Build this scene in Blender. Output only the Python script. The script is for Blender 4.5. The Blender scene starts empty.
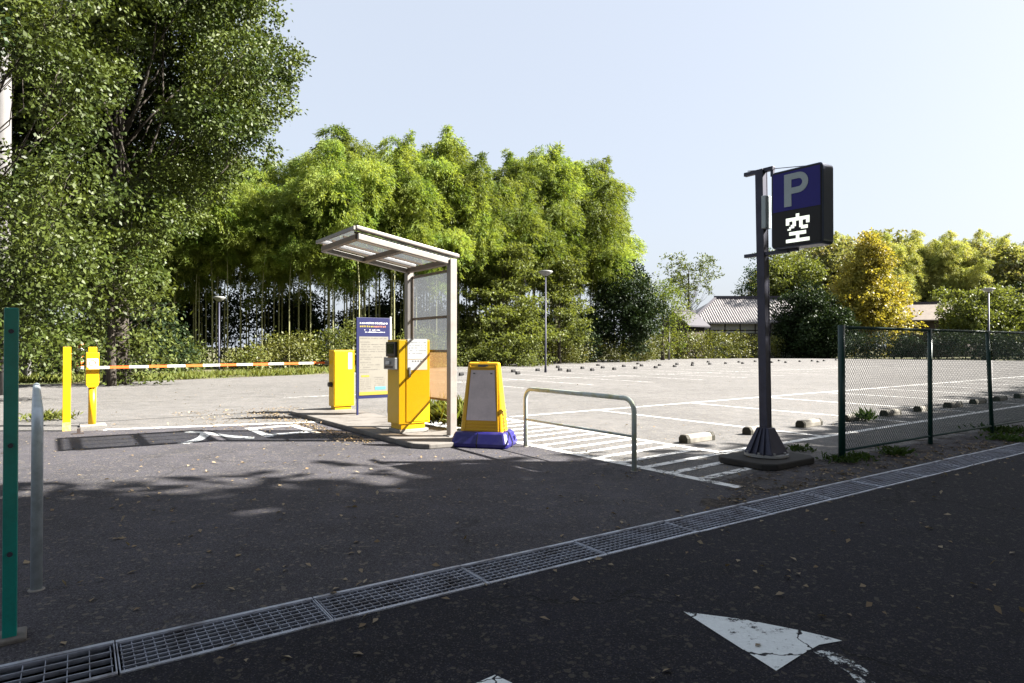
import bpy, math, random
import numpy as np
from mathutils import Vector, Matrix
from math import radians, sin, cos, pi
random.seed(7)
RNG = np.random.default_rng(11)
scene = bpy.context.scene
COL = scene.collection
R = Vector((.81, .586, 0)).normalized()      # along the parking row / across the lane
S = Vector((-R.y, R.x, 0))                   # along the lane, into the lot
Z = Vector((0, 0, 1))
HC, F, H0 = 1.5, 640.0, 347.0
def RC(r, c): return R * r - S * c            # row coordinate r, lane coordinate c (negative = into the lot)
def gp(px, py, z=0.0):                       # ground point seen at a pixel
    d = F * (HC - z) / (py - H0)
    return Vector(((px - 512) / F * d, d, z))

# ------------------------------------------------------------------ materials
def new_mat(name):
    m = bpy.data.materials.new(name); m.use_nodes = True
    nt = m.node_tree; b = nt.nodes['Principled BSDF']
    return m, nt, b
def N(nt, t, **kw):
    n = nt.nodes.new(t)
    for k, v in kw.items():
        if k in n.inputs: n.inputs[k].default_value = v
        else: setattr(n, k, v)
    return n
def coords(nt): return N(nt, 'ShaderNodeTexCoord').outputs['Object']
def world_pos(nt): return N(nt, 'ShaderNodeNewGeometry').outputs['Position']
def ramp(nt, fac, stops):
    r = N(nt, 'ShaderNodeValToRGB'); e = r.color_ramp.elements
    while len(e) < len(stops): e.new(.5)
    for i, (p, c) in enumerate(stops):
        e[i].position = p; e[i].color = (c[0], c[1], c[2], 1) if isinstance(c, (tuple, list)) else (c, c, c, 1)
    nt.links.new(fac, r.inputs[0]); return r.outputs[0]
def mix(nt, fac, a, b, mode='MIX'):
    n = nt.nodes.new('ShaderNodeMix'); n.data_type = 'RGBA'; n.blend_type = mode
    for s, v in ((n.inputs[0], fac), (n.inputs[6], a), (n.inputs[7], b)):
        if isinstance(v, (int, float)): s.default_value = v
        elif isinstance(v, (tuple, list)): s.default_value = (*v[:3], 1)
        else: nt.links.new(v, s)
    return n.outputs[2]
def noise(nt, vec, scale, detail=4, rough=.55):
    n = N(nt, 'ShaderNodeTexNoise', Scale=scale, Detail=detail, Roughness=rough)
    nt.links.new(vec, n.inputs['Vector']); return n.outputs['Fac']
def bump(nt, b, h, strength=.3, dist=.01):
    n = N(nt, 'ShaderNodeBump', Strength=strength, Distance=dist)
    nt.links.new(h, n.inputs['Height']); nt.links.new(n.outputs[0], b.inputs['Normal'])
def paint(name, col, rough=.45, metal=0.0, dirt=.25, dscale=9, dirtcol=None, bmp=.08, spec=.4):
    col = tuple(c * .72 for c in col); dirtcol = tuple(c * .72 for c in dirtcol) if dirtcol else None
    m, nt, b = new_mat(name); p = world_pos(nt)
    n1 = noise(nt, p, dscale, 6, .65); n2 = noise(nt, p, dscale * 9, 3)
    dc = dirtcol or tuple(c * .45 for c in col)
    f = ramp(nt, n1, [(.45, 0.0), (.78, dirt * 2)])
    c = mix(nt, f, col, dc)
    c = mix(nt, .18, c, ramp(nt, n2, [(.3, .55), (.7, 1.0)]), 'MULTIPLY')
    nt.links.new(c, b.inputs['Base Color'])
    b.inputs['Roughness'].default_value = rough; b.inputs['Metallic'].default_value = metal
    b.inputs['Specular IOR Level'].default_value = spec
    bump(nt, b, n2, bmp, .004); return m
def asphalt(name, lo, hi, speck, crack=.5, tint=(1, .97, .97)):
    m, nt, b = new_mat(name); p = world_pos(nt)
    big = noise(nt, p, .22, 5, .6); mid = noise(nt, p, 2.3, 5, .65)
    fine = noise(nt, p, 95, 3, .7)
    v = N(nt, 'ShaderNodeTexVoronoi', Scale=170.0); nt.links.new(p, v.inputs['Vector'])
    v2 = N(nt, 'ShaderNodeTexVoronoi', Scale=42.0); nt.links.new(p, v2.inputs['Vector'])
    c = mix(nt, ramp(nt, big, [(.35, 0.0), (.65, 1.0)]), tuple(lo * t for t in tint), tuple(hi * t for t in tint))
    c = mix(nt, .75, c, ramp(nt, mid, [(.3, .62), (.7, 1.15)]), 'MULTIPLY')
    c = mix(nt, .9, c, ramp(nt, fine, [(.35, .30), (.65, 1.75)]), 'MULTIPLY')
    st1 = noise(nt, p, .9, 3, .5); c = mix(nt, ramp(nt, st1, [(.58, 0.0), (.72, .45)]), c, (lo * .5,) * 3)
    # pale aggregate chips
    sepc = N(nt, 'ShaderNodeSeparateColor'); nt.links.new(v.outputs['Color'], sepc.inputs[0])
    c = mix(nt, ramp(nt, sepc.outputs[0], [(.86, 0.0), (.98, .75)]), c, tuple(speck * t for t in (1, .95, .88)))
    sep2 = N(nt, 'ShaderNodeSeparateColor'); nt.links.new(v2.outputs['Color'], sep2.inputs[0])
    c = mix(nt, ramp(nt, sep2.outputs[1], [(.93, 0.0), (.96, .5)]), c, (speck * 1.2, speck * 1.05, speck * .8))
    # cracks
    wp = N(nt, 'ShaderNodeVectorMath', operation='ADD')
    nz = N(nt, 'ShaderNodeTexNoise', Scale=1.3, Detail=6.0, Roughness=.7); nt.links.new(p, nz.inputs['Vector'])
    sc = N(nt, 'ShaderNodeVectorMath', operation='SCALE'); sc.inputs['Scale'].default_value = 1.1
    nt.links.new(nz.outputs['Color'], sc.inputs[0]); nt.links.new(p, wp.inputs[0]); nt.links.new(sc.outputs[0], wp.inputs[1])
    vc = N(nt, 'ShaderNodeTexVoronoi', feature='DISTANCE_TO_EDGE', Scale=.42); nt.links.new(wp.outputs[0], vc.inputs['Vector'])
    ck = ramp(nt, vc.outputs['Distance'], [(0.0, 1.0), (.011, 0.0)])
    msk = ramp(nt, noise(nt, p, .35, 2), [(.48, 0.0), (.56, crack)])
    ckm = N(nt, 'ShaderNodeMath', operation='MULTIPLY'); nt.links.new(ck, ckm.inputs[0]); nt.links.new(msk, ckm.inputs[1])
    c = mix(nt, ckm.outputs[0], c, (lo * .25,) * 3)
    nt.links.new(c, b.inputs['Base Color'])
    b.inputs['Roughness'].default_value = .92; b.inputs['Specular IOR Level'].default_value = .25
    hh = N(nt, 'ShaderNodeMath', operation='SUBTRACT'); nt.links.new(fine, hh.inputs[0]); nt.links.new(ckm.outputs[0], hh.inputs[1])
    bump(nt, b, hh.outputs[0], .55, .008); return m
def leaf_mat(name, c1, c2, c3=None, trans=.35, rough=.5, spec=.3, autumn=0.0, olo=.62, ohi=1.15):
    c1, c2, c3 = (tuple(q * .68 for q in c) if c else None for c in (c1, c2, c3))
    m, nt, b = new_mat(name)
    g = N(nt, 'ShaderNodeNewGeometry'); oi = N(nt, 'ShaderNodeObjectInfo')
    c = mix(nt, g.outputs['Random Per Island'], c1, c2)
    big = noise(nt, g.outputs['Position'], .55, 3)
    c = mix(nt, ramp(nt, big, [(.35, 0.0), (.65, .8)]), c, c3 or tuple((a + q) / 2 for a, q in zip(c1, c2)))
    if autumn:
        c = mix(nt, ramp(nt, g.outputs['Random Per Island'], [(1 - autumn, 0.0), (1 - autumn + .01, .8)]), c, (.30, .16, .03))
    c = mix(nt, .55, c, ramp(nt, oi.outputs['Random'], [(0.0, olo), (1.0, ohi)]), 'MULTIPLY')
    nt.links.new(c, b.inputs['Base Color']); b.inputs['Roughness'].default_value = rough
    b.inputs['Specular IOR Level'].default_value = spec
    t = N(nt, 'ShaderNodeBsdfTranslucent')
    tc = mix(nt, 1.0, c, (1.25, 1.2, .55), 'MULTIPLY'); nt.links.new(tc, t.inputs[0])
    ms = N(nt, 'ShaderNodeMixShader'); ms.inputs[0].default_value = trans
    nt.links.new(b.outputs[0], ms.inputs[1]); nt.links.new(t.outputs[0], ms.inputs[2])
    nt.links.new(ms.outputs[0], nt.nodes['Material Output'].inputs[0]); return m
def bark(name, c1, c2):
    m, nt, b = new_mat(name); p = coords(nt)
    mp = N(nt, 'ShaderNodeMapping'); mp.inputs['Scale'].default_value = (6, 6, 1.2); nt.links.new(p, mp.inputs[0])
    n = noise(nt, mp.outputs[0], 2.2, 7, .7)
    nt.links.new(ramp(nt, n, [(.3, c1), (.7, c2)]), b.inputs['Base Color']); b.inputs['Roughness'].default_value = .95
    bump(nt, b, n, .6, .03); return m
def worn_paint(name, col=(.78, .78, .76), wear=.5, scale=7.0):
    m, nt, b = new_mat(name); p = world_pos(nt)
    n = noise(nt, p, scale, 8, .75); f = noise(nt, p, 60, 3, .7)
    mm = N(nt, 'ShaderNodeMath', operation='ADD'); nt.links.new(n, mm.inputs[0])
    m2 = N(nt, 'ShaderNodeMath', operation='MULTIPLY'); m2.inputs[1].default_value = .35; nt.links.new(f, m2.inputs[0]); nt.links.new(m2.outputs[0], mm.inputs[1])
    a = ramp(nt, mm.outputs[0], [(.52 + .30 * (1 - wear), 1.0), (.62 + .30 * (1 - wear), 0.0)])
    v = N(nt, 'ShaderNodeTexVoronoi', feature='DISTANCE_TO_EDGE', Scale=2.0)
    wp = N(nt, 'ShaderNodeVectorMath', operation='ADD'); nz = N(nt, 'ShaderNodeTexNoise', Scale=4.0, Detail=4.0); nt.links.new(p, nz.inputs['Vector'])
    sc = N(nt, 'ShaderNodeVectorMath', operation='SCALE'); sc.inputs['Scale'].default_value = .35; nt.links.new(nz.outputs['Color'], sc.inputs[0])
    nt.links.new(p, wp.inputs[0]); nt.links.new(sc.outputs[0], wp.inputs[1]); nt.links.new(wp.outputs[0], v.inputs['Vector'])
    ck = ramp(nt, v.outputs['Distance'], [(.006, 0.0), (.013, 1.0)])
    al = mix(nt, 1.0, a, ck, 'MULTIPLY')
    c = mix(nt, .6, col, ramp(nt, f, [(.3, .7), (.7, 1.0)]), 'MULTIPLY')
    nt.links.new(c, b.inputs['Base Color']); nt.links.new(al, b.inputs['Alpha']); b.inputs['Roughness'].default_value = .8
    return m

M = {}
M['lot'] = asphalt('old_asphalt', .088, .115, .19, .25, (1, .965, .95))
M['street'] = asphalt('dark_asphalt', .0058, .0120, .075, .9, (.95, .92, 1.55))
M['apron'] = asphalt('apron_shade_asphalt', .033, .057, .13, .6, (.98, .93, 1.10))  # tree shade is put into this base colour
M['line'] = worn_paint('worn_line_paint', (.72, .72, .70), .45)
M['line_far'] = worn_paint('faded_line_paint', (.62, .62, .6), .62)
M['arrow'] = worn_paint('arrow_paint', (.72, .76, .76), .30, 6.0)
M['concrete'] = paint('concrete', (.34, .32, .29), .9, 0, .35, 4, bmp=.5)
M['dark_concrete'] = paint('dark_concrete', (.10, .095, .09), .9, 0, .35, 4, bmp=.5)
M['island'] = paint('dirty_concrete', (.20, .185, .17), .9, 0, .45, 3, (.06, .05, .04), bmp=.5)
M['stop_concrete'] = paint('wheel_stop_concrete', (.29, .27, .235), .9, 0, .3, 8, bmp=.5)
M['rubber'] = paint('black_rubber', (.010, .010, .010), .8, 0, .2, 8)
M['yellow'] = paint('yellow_enamel', (.84, .50, .004), .38, 0, .10, 5, (.55, .33, .02))
M['yellow_plastic'] = paint('yellow_plastic', (.85, .47, .008), .35, 0, .15, 6, (.6, .36, .05))
M['navy_plastic'] = paint('navy_plastic', (.020, .016, .17), .4, 0, .3, 6, (.10, .09, .25))
M['panel_grey'] = paint('weathered_white_panel', (.82, .70, .68), .6, 0, .2, 5)
M['white'] = paint('white_enamel', (.78, .78, .76), .5, 0, .15, 6)
M['paper'] = paint('white_paper', (.80, .80, .80), .7, 0, .05, 6)
M['cream'] = paint('cream_board', (.25, .235, .20), .6, 0, .12, 5)
M['navy'] = paint('navy_board', (.008, .012, .085), .45, 0, .1, 6)
M['red'] = paint('red_enamel', (.95, .19, .04), .45, 0, .15, 8)
M['shelter'] = paint('champagne_aluminium', (.36, .33, .31), .45, .25, .2, 5)
M['bronze'] = paint('bronze_frame', (.20, .15, .11), .5, .2, .2, 8)
M['galv'] = paint('galvanised_steel', (.60, .68, .74), .45, .3, .35, 14)
M['grate'] = paint('grate_steel', (.42, .45, .54), .5, .4, .5, 6, (.07, .05, .045))
M['grate_frame'] = paint('grate_frame_steel', (.55, .59, .68), .5, .4, .5, 5, (.09, .06, .05))
M['olive_steel'] = paint('painted_rail', (.56, .62, .60), .5, .3, .45, 7, (.42, .40, .06))
M['green_post'] = paint('green_vinyl_post', (.0, .30, .26), .4, 0, .25, 7)
M['green_fence'] = paint('green_fence_coat', (.008, .05, .042), .4, 0, .2, 9)
M['dark_steel'] = paint('dark_steel', (.05, .052, .085), .5, .3, .4, 6)
M['sign_blue'] = paint('sign_blue', (.012, .008, .24), .6, 0, .1, 4)
M['sign_black'] = paint('sign_black', (.004, .004, .006), .6, 0, .05, 4)
M['sign_case'] = paint('sign_case', (.07, .09, .15), .4, .3, .15, 6)
M['sign_letter'] = paint('sign_letter', (.50, .58, .62), .5, 0, .1, 6)
M['black'] = paint('black_plastic', (.015, .015, .018), .4, 0, .1, 6)
M['dark_glass'] = paint('dark_screen', (.01, .01, .012), .1, 0, .02, 6)
M['grey_metal'] = paint('grey_metal', (.38, .38, .37), .5, .3, .2, 6)
M['pole_concrete'] = paint('pole_concrete', (.17, .165, .165), .85, 0, .2, 3, bmp=.3)
M['lamp_white'] = paint('lamp_shade_grey', (.30, .30, .29), .5, .1, .15, 6)
M['tile'] = paint('roof_tile', (.33, .31, .31), .7, 0, .4, 1.6)
M['dark_tile'] = paint('dark_ridge_tile', (.05, .045, .06), .7, 0, .2, 2)
M['plaster'] = paint('white_plaster', (.62, .60, .55), .8, 0, .15, 1.5)
M['timber'] = paint('dark_timber', (.05, .035, .03), .8, 0, .2, 3)
M['pink'] = paint('pinkish_print', (.45, .18, .12), .6, 0, .05, 6)
M['cyan'] = paint('cyan_print', (.10, .42, .50), .6, 0, .05, 6)
M['ochre'] = paint('ochre_print', (.36, .27, .03), .6, 0, .05, 6)
M['ink'] = paint('grey_ink', (.16, .15, .14), .7, 0, .05, 6)
m, nt, b = new_mat('led_white'); b.inputs['Base Color'].default_value = (.8, .82, .75, 1)
b.inputs['Emission Color'].default_value = (.93, 1, .84, 1); b.inputs['Emission Strength'].default_value = .18; M['led'] = m
m, nt, b = new_mat('polycarbonate'); b.inputs['Base Color'].default_value = (.17, .18, .19, 1)
b.inputs['Roughness'].default_value = .28; b.inputs['Alpha'].default_value = 1
g = N(nt, 'ShaderNodeBsdfTransparent'); g.inputs[0].default_value = (.84, .86, .88, 1)
t = N(nt, 'ShaderNodeBsdfTranslucent'); t.inputs[0].default_value = (.20, .21, .225, 1)
ms = N(nt, 'ShaderNodeMixShader'); ms.inputs[0].default_value = .55
ms2 = N(nt, 'ShaderNodeMixShader'); ms2.inputs[0].default_value = .72
nt.links.new(b.outputs[0], ms.inputs[1]); nt.links.new(t.outputs[0], ms.inputs[2])
nt.links.new(ms.outputs[0], ms2.inputs[1]); nt.links.new(g.outputs[0], ms2.inputs[2])
nt.links.new(ms2.outputs[0], nt.nodes['Material Output'].inputs[0]); M['poly'] = m
# ground with grass / soil
m, nt, b = new_mat('grassy_soil'); p = world_pos(nt)
c = mix(nt, ramp(nt, noise(nt, p, .6, 6, .7), [(.4, 0.0), (.6, 1.0)]), (.13, .10, .06), (.07, .10, .025))
c = mix(nt, .8, c, ramp(nt, noise(nt, p, 14, 5, .7), [(.3, .4), (.7, 1.3)]), 'MULTIPLY')
nt.links.new(c, b.inputs['Base Color']); b.inputs['Roughness'].default_value = 1
bump(nt, b, noise(nt, p, 20, 4), .8, .05); M['soil'] = m
m, nt, b = new_mat('leafy_dirt'); p = world_pos(nt)
c = mix(nt, ramp(nt, noise(nt, p, 9, 6, .7), [(.4, 0.0), (.6, 1.0)]), (.022, .019, .017), (.06, .045, .032))
a = ramp(nt, noise(nt, p, 3.0, 6, .75), [(.50, 0.0), (.60, 1.0)])
nt.links.new(c, b.inputs['Base Color']); nt.links.new(a, b.inputs['Alpha']); b.inputs['Roughness'].default_value = 1
bump(nt, b, noise(nt, p, 40, 4), .8, .02); M['dirt'] = m

M['leaf_big'] = leaf_mat('broad_evergreen_leaf', (.008, .020, .003), (.055, .092, .012), (.13, .165, .025), .2, .5, .25)
M['leaf_near'] = leaf_mat('glossy_near_leaf', (.008, .022, .005), (.030, .058, .011), None, .12, .45, .3)
M['leaf_olive'] = leaf_mat('olive_leaf', (.085, .12, .025), (.15, .18, .045), None, .3, .5, .2)
M['leaf_bamboo'] = leaf_mat('bamboo_leaf', (.09, .17, .032), (.26, .36, .075), (.36, .41, .09), .5, .5, .15, olo=.15, ohi=1.5)
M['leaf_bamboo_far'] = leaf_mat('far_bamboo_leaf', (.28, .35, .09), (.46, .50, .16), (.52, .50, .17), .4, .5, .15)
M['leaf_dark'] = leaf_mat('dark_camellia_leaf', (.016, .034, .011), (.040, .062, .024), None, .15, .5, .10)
M['leaf_layer'] = leaf_mat('maple_leaf', (.11, .145, .035), (.19, .215, .06), None, .4, .5, .2)
M['leaf_hedge'] = leaf_mat('hedge_leaf', (.09, .12, .02), (.17, .18, .035), (.14, .14, .04), .3, .5, .3)
M['leaf_cedar'] = leaf_mat('cedar_leaf', (.03, .075, .03), (.06, .11, .04), None, .25, .5, .3)
M['leaf_yellow'] = leaf_mat('yellow_autumn_leaf', (.30, .255, .045), (.42, .34, .065), (.28, .275, .055), .4, .5, .3)
M['leaf_pale'] = leaf_mat('pale_green_leaf', (.22, .28, .09), (.36, .38, .14), (.2, .16, .08), .35, .5, .3)
M['grass'] = leaf_mat('grass_blade', (.12, .16, .03), (.22, .22, .06), (.16, .19, .04), .35, .6, .2)
M['weed'] = leaf_mat('weed_leaf', (.04, .09, .02), (.08, .13, .03), None, .3, .6, .2)
M['litter'] = leaf_mat('dead_leaf', (.20, .13, .07), (.52, .44, .32), (.30, .22, .13), .15, .7, .2)
M['bark'] = bark('rough_bark', (.018, .015, .012), (.07, .058, .045))
M['culm'] = bark('bamboo_culm', (.14, .15, .06), (.28, .27, .15))

# ------------------------------------------------------------------ object helpers
LOC = {}
def tag(o, label=None, cat=None, group=None, kind=None):
    if label: o['label'] = label
    if cat: o['category'] = cat
    if group: o['group'] = group
    if kind: o['kind'] = kind
    return o
def thing(name, label, cat, loc=(0, 0, 0), group=None):
    o = bpy.data.objects.new(name, None); COL.objects.link(o); o.empty_display_size = .2
    o.location = loc; LOC[o] = Vector(loc)
    return tag(o, label, cat, group)
def root_loc(o):
    while o.parent: o = o.parent
    return LOC.get(o, Vector((0, 0, 0)))
def link_mesh(name, me, mats, parent=None, loc=None):
    o = bpy.data.objects.new(name, me); COL.objects.link(o)
    for q in (mats if isinstance(mats, (list, tuple)) else [mats]): me.materials.append(q)
    if parent is not None: o.parent = parent
    if loc is not None: o.location = loc; LOC[o] = Vector(loc)
    return o
def children(o): return [c for c in bpy.data.objects if c.parent is o]
def copy_tree(o, parent=None):
    kids = list(o.children)
    c = o.copy(); COL.objects.link(c)
    if parent is not None: c.parent = parent
    for k in kids: copy_tree(k, c)
    return c
class MB:
    def __init__(s): s.v = []; s.f = []; s.mi = []; s.m = 0; s.pc = []
    def add(s, vs, fs):
        o = len(s.v); s.pc.append((list(vs), list(fs))); s.v += [tuple(v) for v in vs]; s.f += [tuple(i + o for i in f) for f in fs]; s.mi += [s.m] * len(fs); return s
    def obb(s, p, a, b, c):      # corner p, edge vectors a b c
        p, a, b, c = map(Vector, (p, a, b, c))
        vs = [p, p + a, p + a + b, p + b, p + c, p + a + c, p + a + b + c, p + b + c]
        fs = [(0, 3, 2, 1), (4, 5, 6, 7), (0, 1, 5, 4), (1, 2, 6, 5), (2, 3, 7, 6), (3, 0, 4, 7)]
        if a.cross(b).dot(c) < 0: fs = [f[::-1] for f in fs]
        return s.add(vs, fs)
    def rs(s, o, r0, r1, s0, s1, z0, z1):   # box in the lane frame about the point o
        o = Vector((o[0], o[1], 0))
        return s.obb(o + R * r0 + S * s0 + Z * z0, R * (r1 - r0), S * (s1 - s0), Z * (z1 - z0))
    def box(s, x0, x1, y0, y1, z0, z1): return s.obb((x0, y0, z0), (x1 - x0, 0, 0), (0, y1 - y0, 0), (0, 0, z1 - z0))
    def tube(s, pts, rad, n=8, cap=True):
        pts = [Vector(p) for p in pts]; rad = rad if isinstance(rad, (list, tuple)) else [rad] * len(pts)
        vs, fs = [], []; up = None
        for i, p in enumerate(pts):
            d = (pts[min(i + 1, len(pts) - 1)] - pts[max(i - 1, 0)]).normalized()
            if up is None: up = d.orthogonal().normalized()
            a = (up - d * up.dot(d)).normalized(); up = a; b_ = d.cross(a)
            for k in range(n):
                t = 2 * pi * k / n; vs.append(p + (a * cos(t) + b_ * sin(t)) * rad[i])
        for i in range(len(pts) - 1):
            for k in range(n): fs.append((i * n + k, i * n + (k + 1) % n, (i + 1) * n + (k + 1) % n, (i + 1) * n + k))
        if cap: fs.append(tuple(range(n))[::-1]); fs.append(tuple(range((len(pts) - 1) * n, len(pts) * n)))
        return s.add(vs, fs)
    def prism(s, poly, vec):
        poly = [Vector(p) for p in poly]; n = len(poly); vec = Vector(vec)
        vs = poly + [p + vec for p in poly]
        fs = [tuple(range(n))[::-1], tuple(range(n, 2 * n))] + [(i, (i + 1) % n, n + (i + 1) % n, n + i) for i in range(n)]
        return s.add(vs, fs)
    def lathe(s, c, prof, n=20):
        c = Vector(c); vs = []; fs = []
        for r, z in prof:
            for k in range(n): vs.append(c + Vector((r * cos(2 * pi * k / n), r * sin(2 * pi * k / n), z)))
        for i in range(len(prof) - 1):
            for k in range(n): fs.append((i * n + k, i * n + (k + 1) % n, (i + 1) * n + (k + 1) % n, (i + 1) * n + k))
        return s.add(vs, fs)
    def sheet(s, poly): n = len(poly); return s.add(poly, [tuple(range(n))])
    def build(s, name, mats, parent=None, bevel=0, smooth=False, loc=None):
        off = root_loc(parent) if parent is not None else Vector(loc or (0, 0, 0))
        me = bpy.data.meshes.new(name); me.from_pydata([(v[0] - off.x, v[1] - off.y, v[2] - off.z) for v in s.v], [], s.f)
        me.update()
        for p_, i in zip(me.polygons, s.mi): p_.material_index = i; p_.use_smooth = smooth
        o = link_mesh(name, me, mats, parent, loc)
        if bevel:
            b_ = o.modifiers.new('bevel', 'BEVEL'); b_.width = bevel; b_.segments = 2; b_.limit_method = 'ANGLE'; b_.angle_limit = radians(40)
        return o
def _each(s, name, mats, parent=None, bevel=0, smooth=False):
    for vs, fs in s.pc:
        MB().add(vs, fs).build(name, mats, parent, bevel, smooth)
MB.each = _each
def np_mesh(name, V, k):             # V: (n*k,3), faces of k verts
    me = bpy.data.meshes.new(name); nv = len(V); nf = nv // k
    me.vertices.add(nv); me.vertices.foreach_set('co', np.ascontiguousarray(V, dtype=np.float32).ravel())
    me.loops.add(nv); me.loops.foreach_set('vertex_index', np.arange(nv, dtype=np.int32))
    me.polygons.add(nf); me.polygons.foreach_set('loop_start', np.arange(0, nv, k, dtype=np.int32))
    me.update(calc_edges=True); return me
def unit(a): return a / (np.linalg.norm(a, axis=-1, keepdims=True) + 1e-9)
def leaf_quads(P, D, L, W, rng, flat=0.0):
    W = W * 1.25
    n = len(P); rnd = rng.normal(size=(n, 3)); rnd[:, 2] += flat * 0
    side = unit(np.cross(D, rnd + np.array([0, 0, flat]) * 1.0))
    if flat: side = unit(side * np.array([1, 1, .35]))
    L = L * rng.uniform(.7, 1.3, (n, 1)); W = W * rng.uniform(.7, 1.3, (n, 1))
    q = np.stack([P, P + D * L * .45 + side * W * .5, P + D * L, P + D * L * .45 - side * W * .5], 1)
    return q.reshape(-1, 3)
def text_mesh(txt, size, place, name, mat, parent=None, sx=1, sy=1, depth=.002, align='LEFT', bold=0):
    cu = bpy.data.curves.new('t', 'FONT'); cu.body = txt; cu.size = size; cu.extrude = depth; cu.align_x = align; cu.offset = bold
    o = bpy.data.objects.new('t', cu); COL.objects.link(o); bpy.context.view_layer.update()
    me = bpy.data.meshes.new_from_object(o.evaluated_get(bpy.context.evaluated_depsgraph_get()))
    bpy.data.objects.remove(o); off = root_loc(parent) if parent is not None else Vector()
    for v in me.vertices: v.co = place(v.co.x * sx, v.co.y * sy, v.co.z) - off
    me.materials.clear(); me.name = name
    return link_mesh(name, me, mat, parent)

# ------------------------------------------------------------------ vegetation generators
def tree_mesh_parts(trunk_h, trunk_r, clumps, leaf_L, leaf_W, sprigs, per, seed, lean=(0, 0), spread=.30, shell=.55, droop=.15, flatz=1.0, limb=True, flat=0.0):
    """clumps: list of (x,y,z,r[,rz]) in local coordinates"""
    rng = np.random.default_rng(seed); rnd = random.Random(seed)
    allq = []
    for c in clumps:
        c0 = np.array(c[:3]); r = c[3]; rz = c[4] if len(c) > 4 else r * flatz
        ns = max(3, int(sprigs * (r ** 2)))
        d = unit(rng.normal(size=(ns, 3))); rr = rng.uniform(shell, 1.05, (ns, 1)) ** .6
        sp = c0 + d * rr * np.array([r, r, rz])
        o = rng.normal(size=(ns, per, 3)) * spread * np.array([1, 1, .6])
        P = (sp[:, None] + o).reshape(-1, 3)
        D = unit(np.repeat(d, per, 0) * .6 + rng.normal(size=(ns * per, 3)) * .7 + np.array([0, 0, -droop]))
        allq.append(leaf_quads(P, D, leaf_L, leaf_W, rng, flat))
    crown = np.concatenate(allq)
    mb = MB(); top = Vector((lean[0], lean[1], trunk_h)); pts = []
    for i in range(7):
        t = i / 6; pts.append(Vector((lean[0] * t + rnd.uniform(-.1, .1) * trunk_h * .03, lean[1] * t, trunk_h * t)))
    mb.tube(pts, [trunk_r * (1.25 if i == 0 else 1) * (1 - .75 * i / 6) for i in range(7)], 9)
    if limb:
        for c in (clumps if len(clumps) < 90 else rnd.sample(clumps, 60)):
            e = Vector(c[:3]); hz = min(e.z * rnd.uniform(.45, .75), trunk_h * .95); s0 = pts[0].lerp(pts[-1], hz / trunk_h)
            m0 = s0.lerp(e, .28) + Vector((rnd.uniform(-.5, .5), rnd.uniform(-.5, .5), rnd.uniform(-.5, .1))) * min(1, c[3]); m1 = s0.lerp(e, .6) + Vector((rnd.uniform(-.6, .6), rnd.uniform(-.6, .6), -.1 * (e - s0).length * .5)) * min(1, c[3])
            r0 = trunk_r * rnd.uniform(.09, .2)
            mb.tube([s0, m0, m1, e], [r0, r0 * .8, r0 * .5, r0 * .2], 5)
            for k in range(3):
                a = Vector((rnd.gauss(0, 1), rnd.gauss(0, 1), rnd.gauss(0, .7))).normalized() * c[3] * .8
                mb.tube([m1.lerp(e, .6), e + a], [r0 * .3, r0 * .08], 4)
    return crown, mb
def plant(name, label, cat, base, gen, leafm, group=None, trunk_name='trunk', crown_name='crown', barkm=None):
    crown, mb = gen; base = (base[0], base[1], -.06)
    t = thing(name, label, cat, base, group)
    cm = np_mesh(crown_name, crown, 4); link_mesh(crown_name, cm, leafm, t)
    me = bpy.data.meshes.new(trunk_name); me.from_pydata(mb.v, [], mb.f); me.update()
    for p_ in me.polygons: p_.use_smooth = True
    link_mesh(trunk_name, me, barkm or M['bark'], t)
    return t
def blob_clumps(rx, ry, z0, z1, n, r, seed, taper=0.0, hollow=.45):
    rnd = random.Random(seed); out = []
    zc, rz = (z0 + z1) / 2, (z1 - z0) / 2
    for i in range(n):
        d = Vector((rnd.gauss(0, 1), rnd.gauss(0, 1), rnd.gauss(0, 1))).normalized() * rnd.uniform(hollow, 1)
        k = 1 - taper * (d.z + 1) / 2
        out.append((d.x * rx * k, d.y * ry * k, zc + d.z * rz, r * rnd.uniform(.65, 1.25)))
    return out
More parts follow.
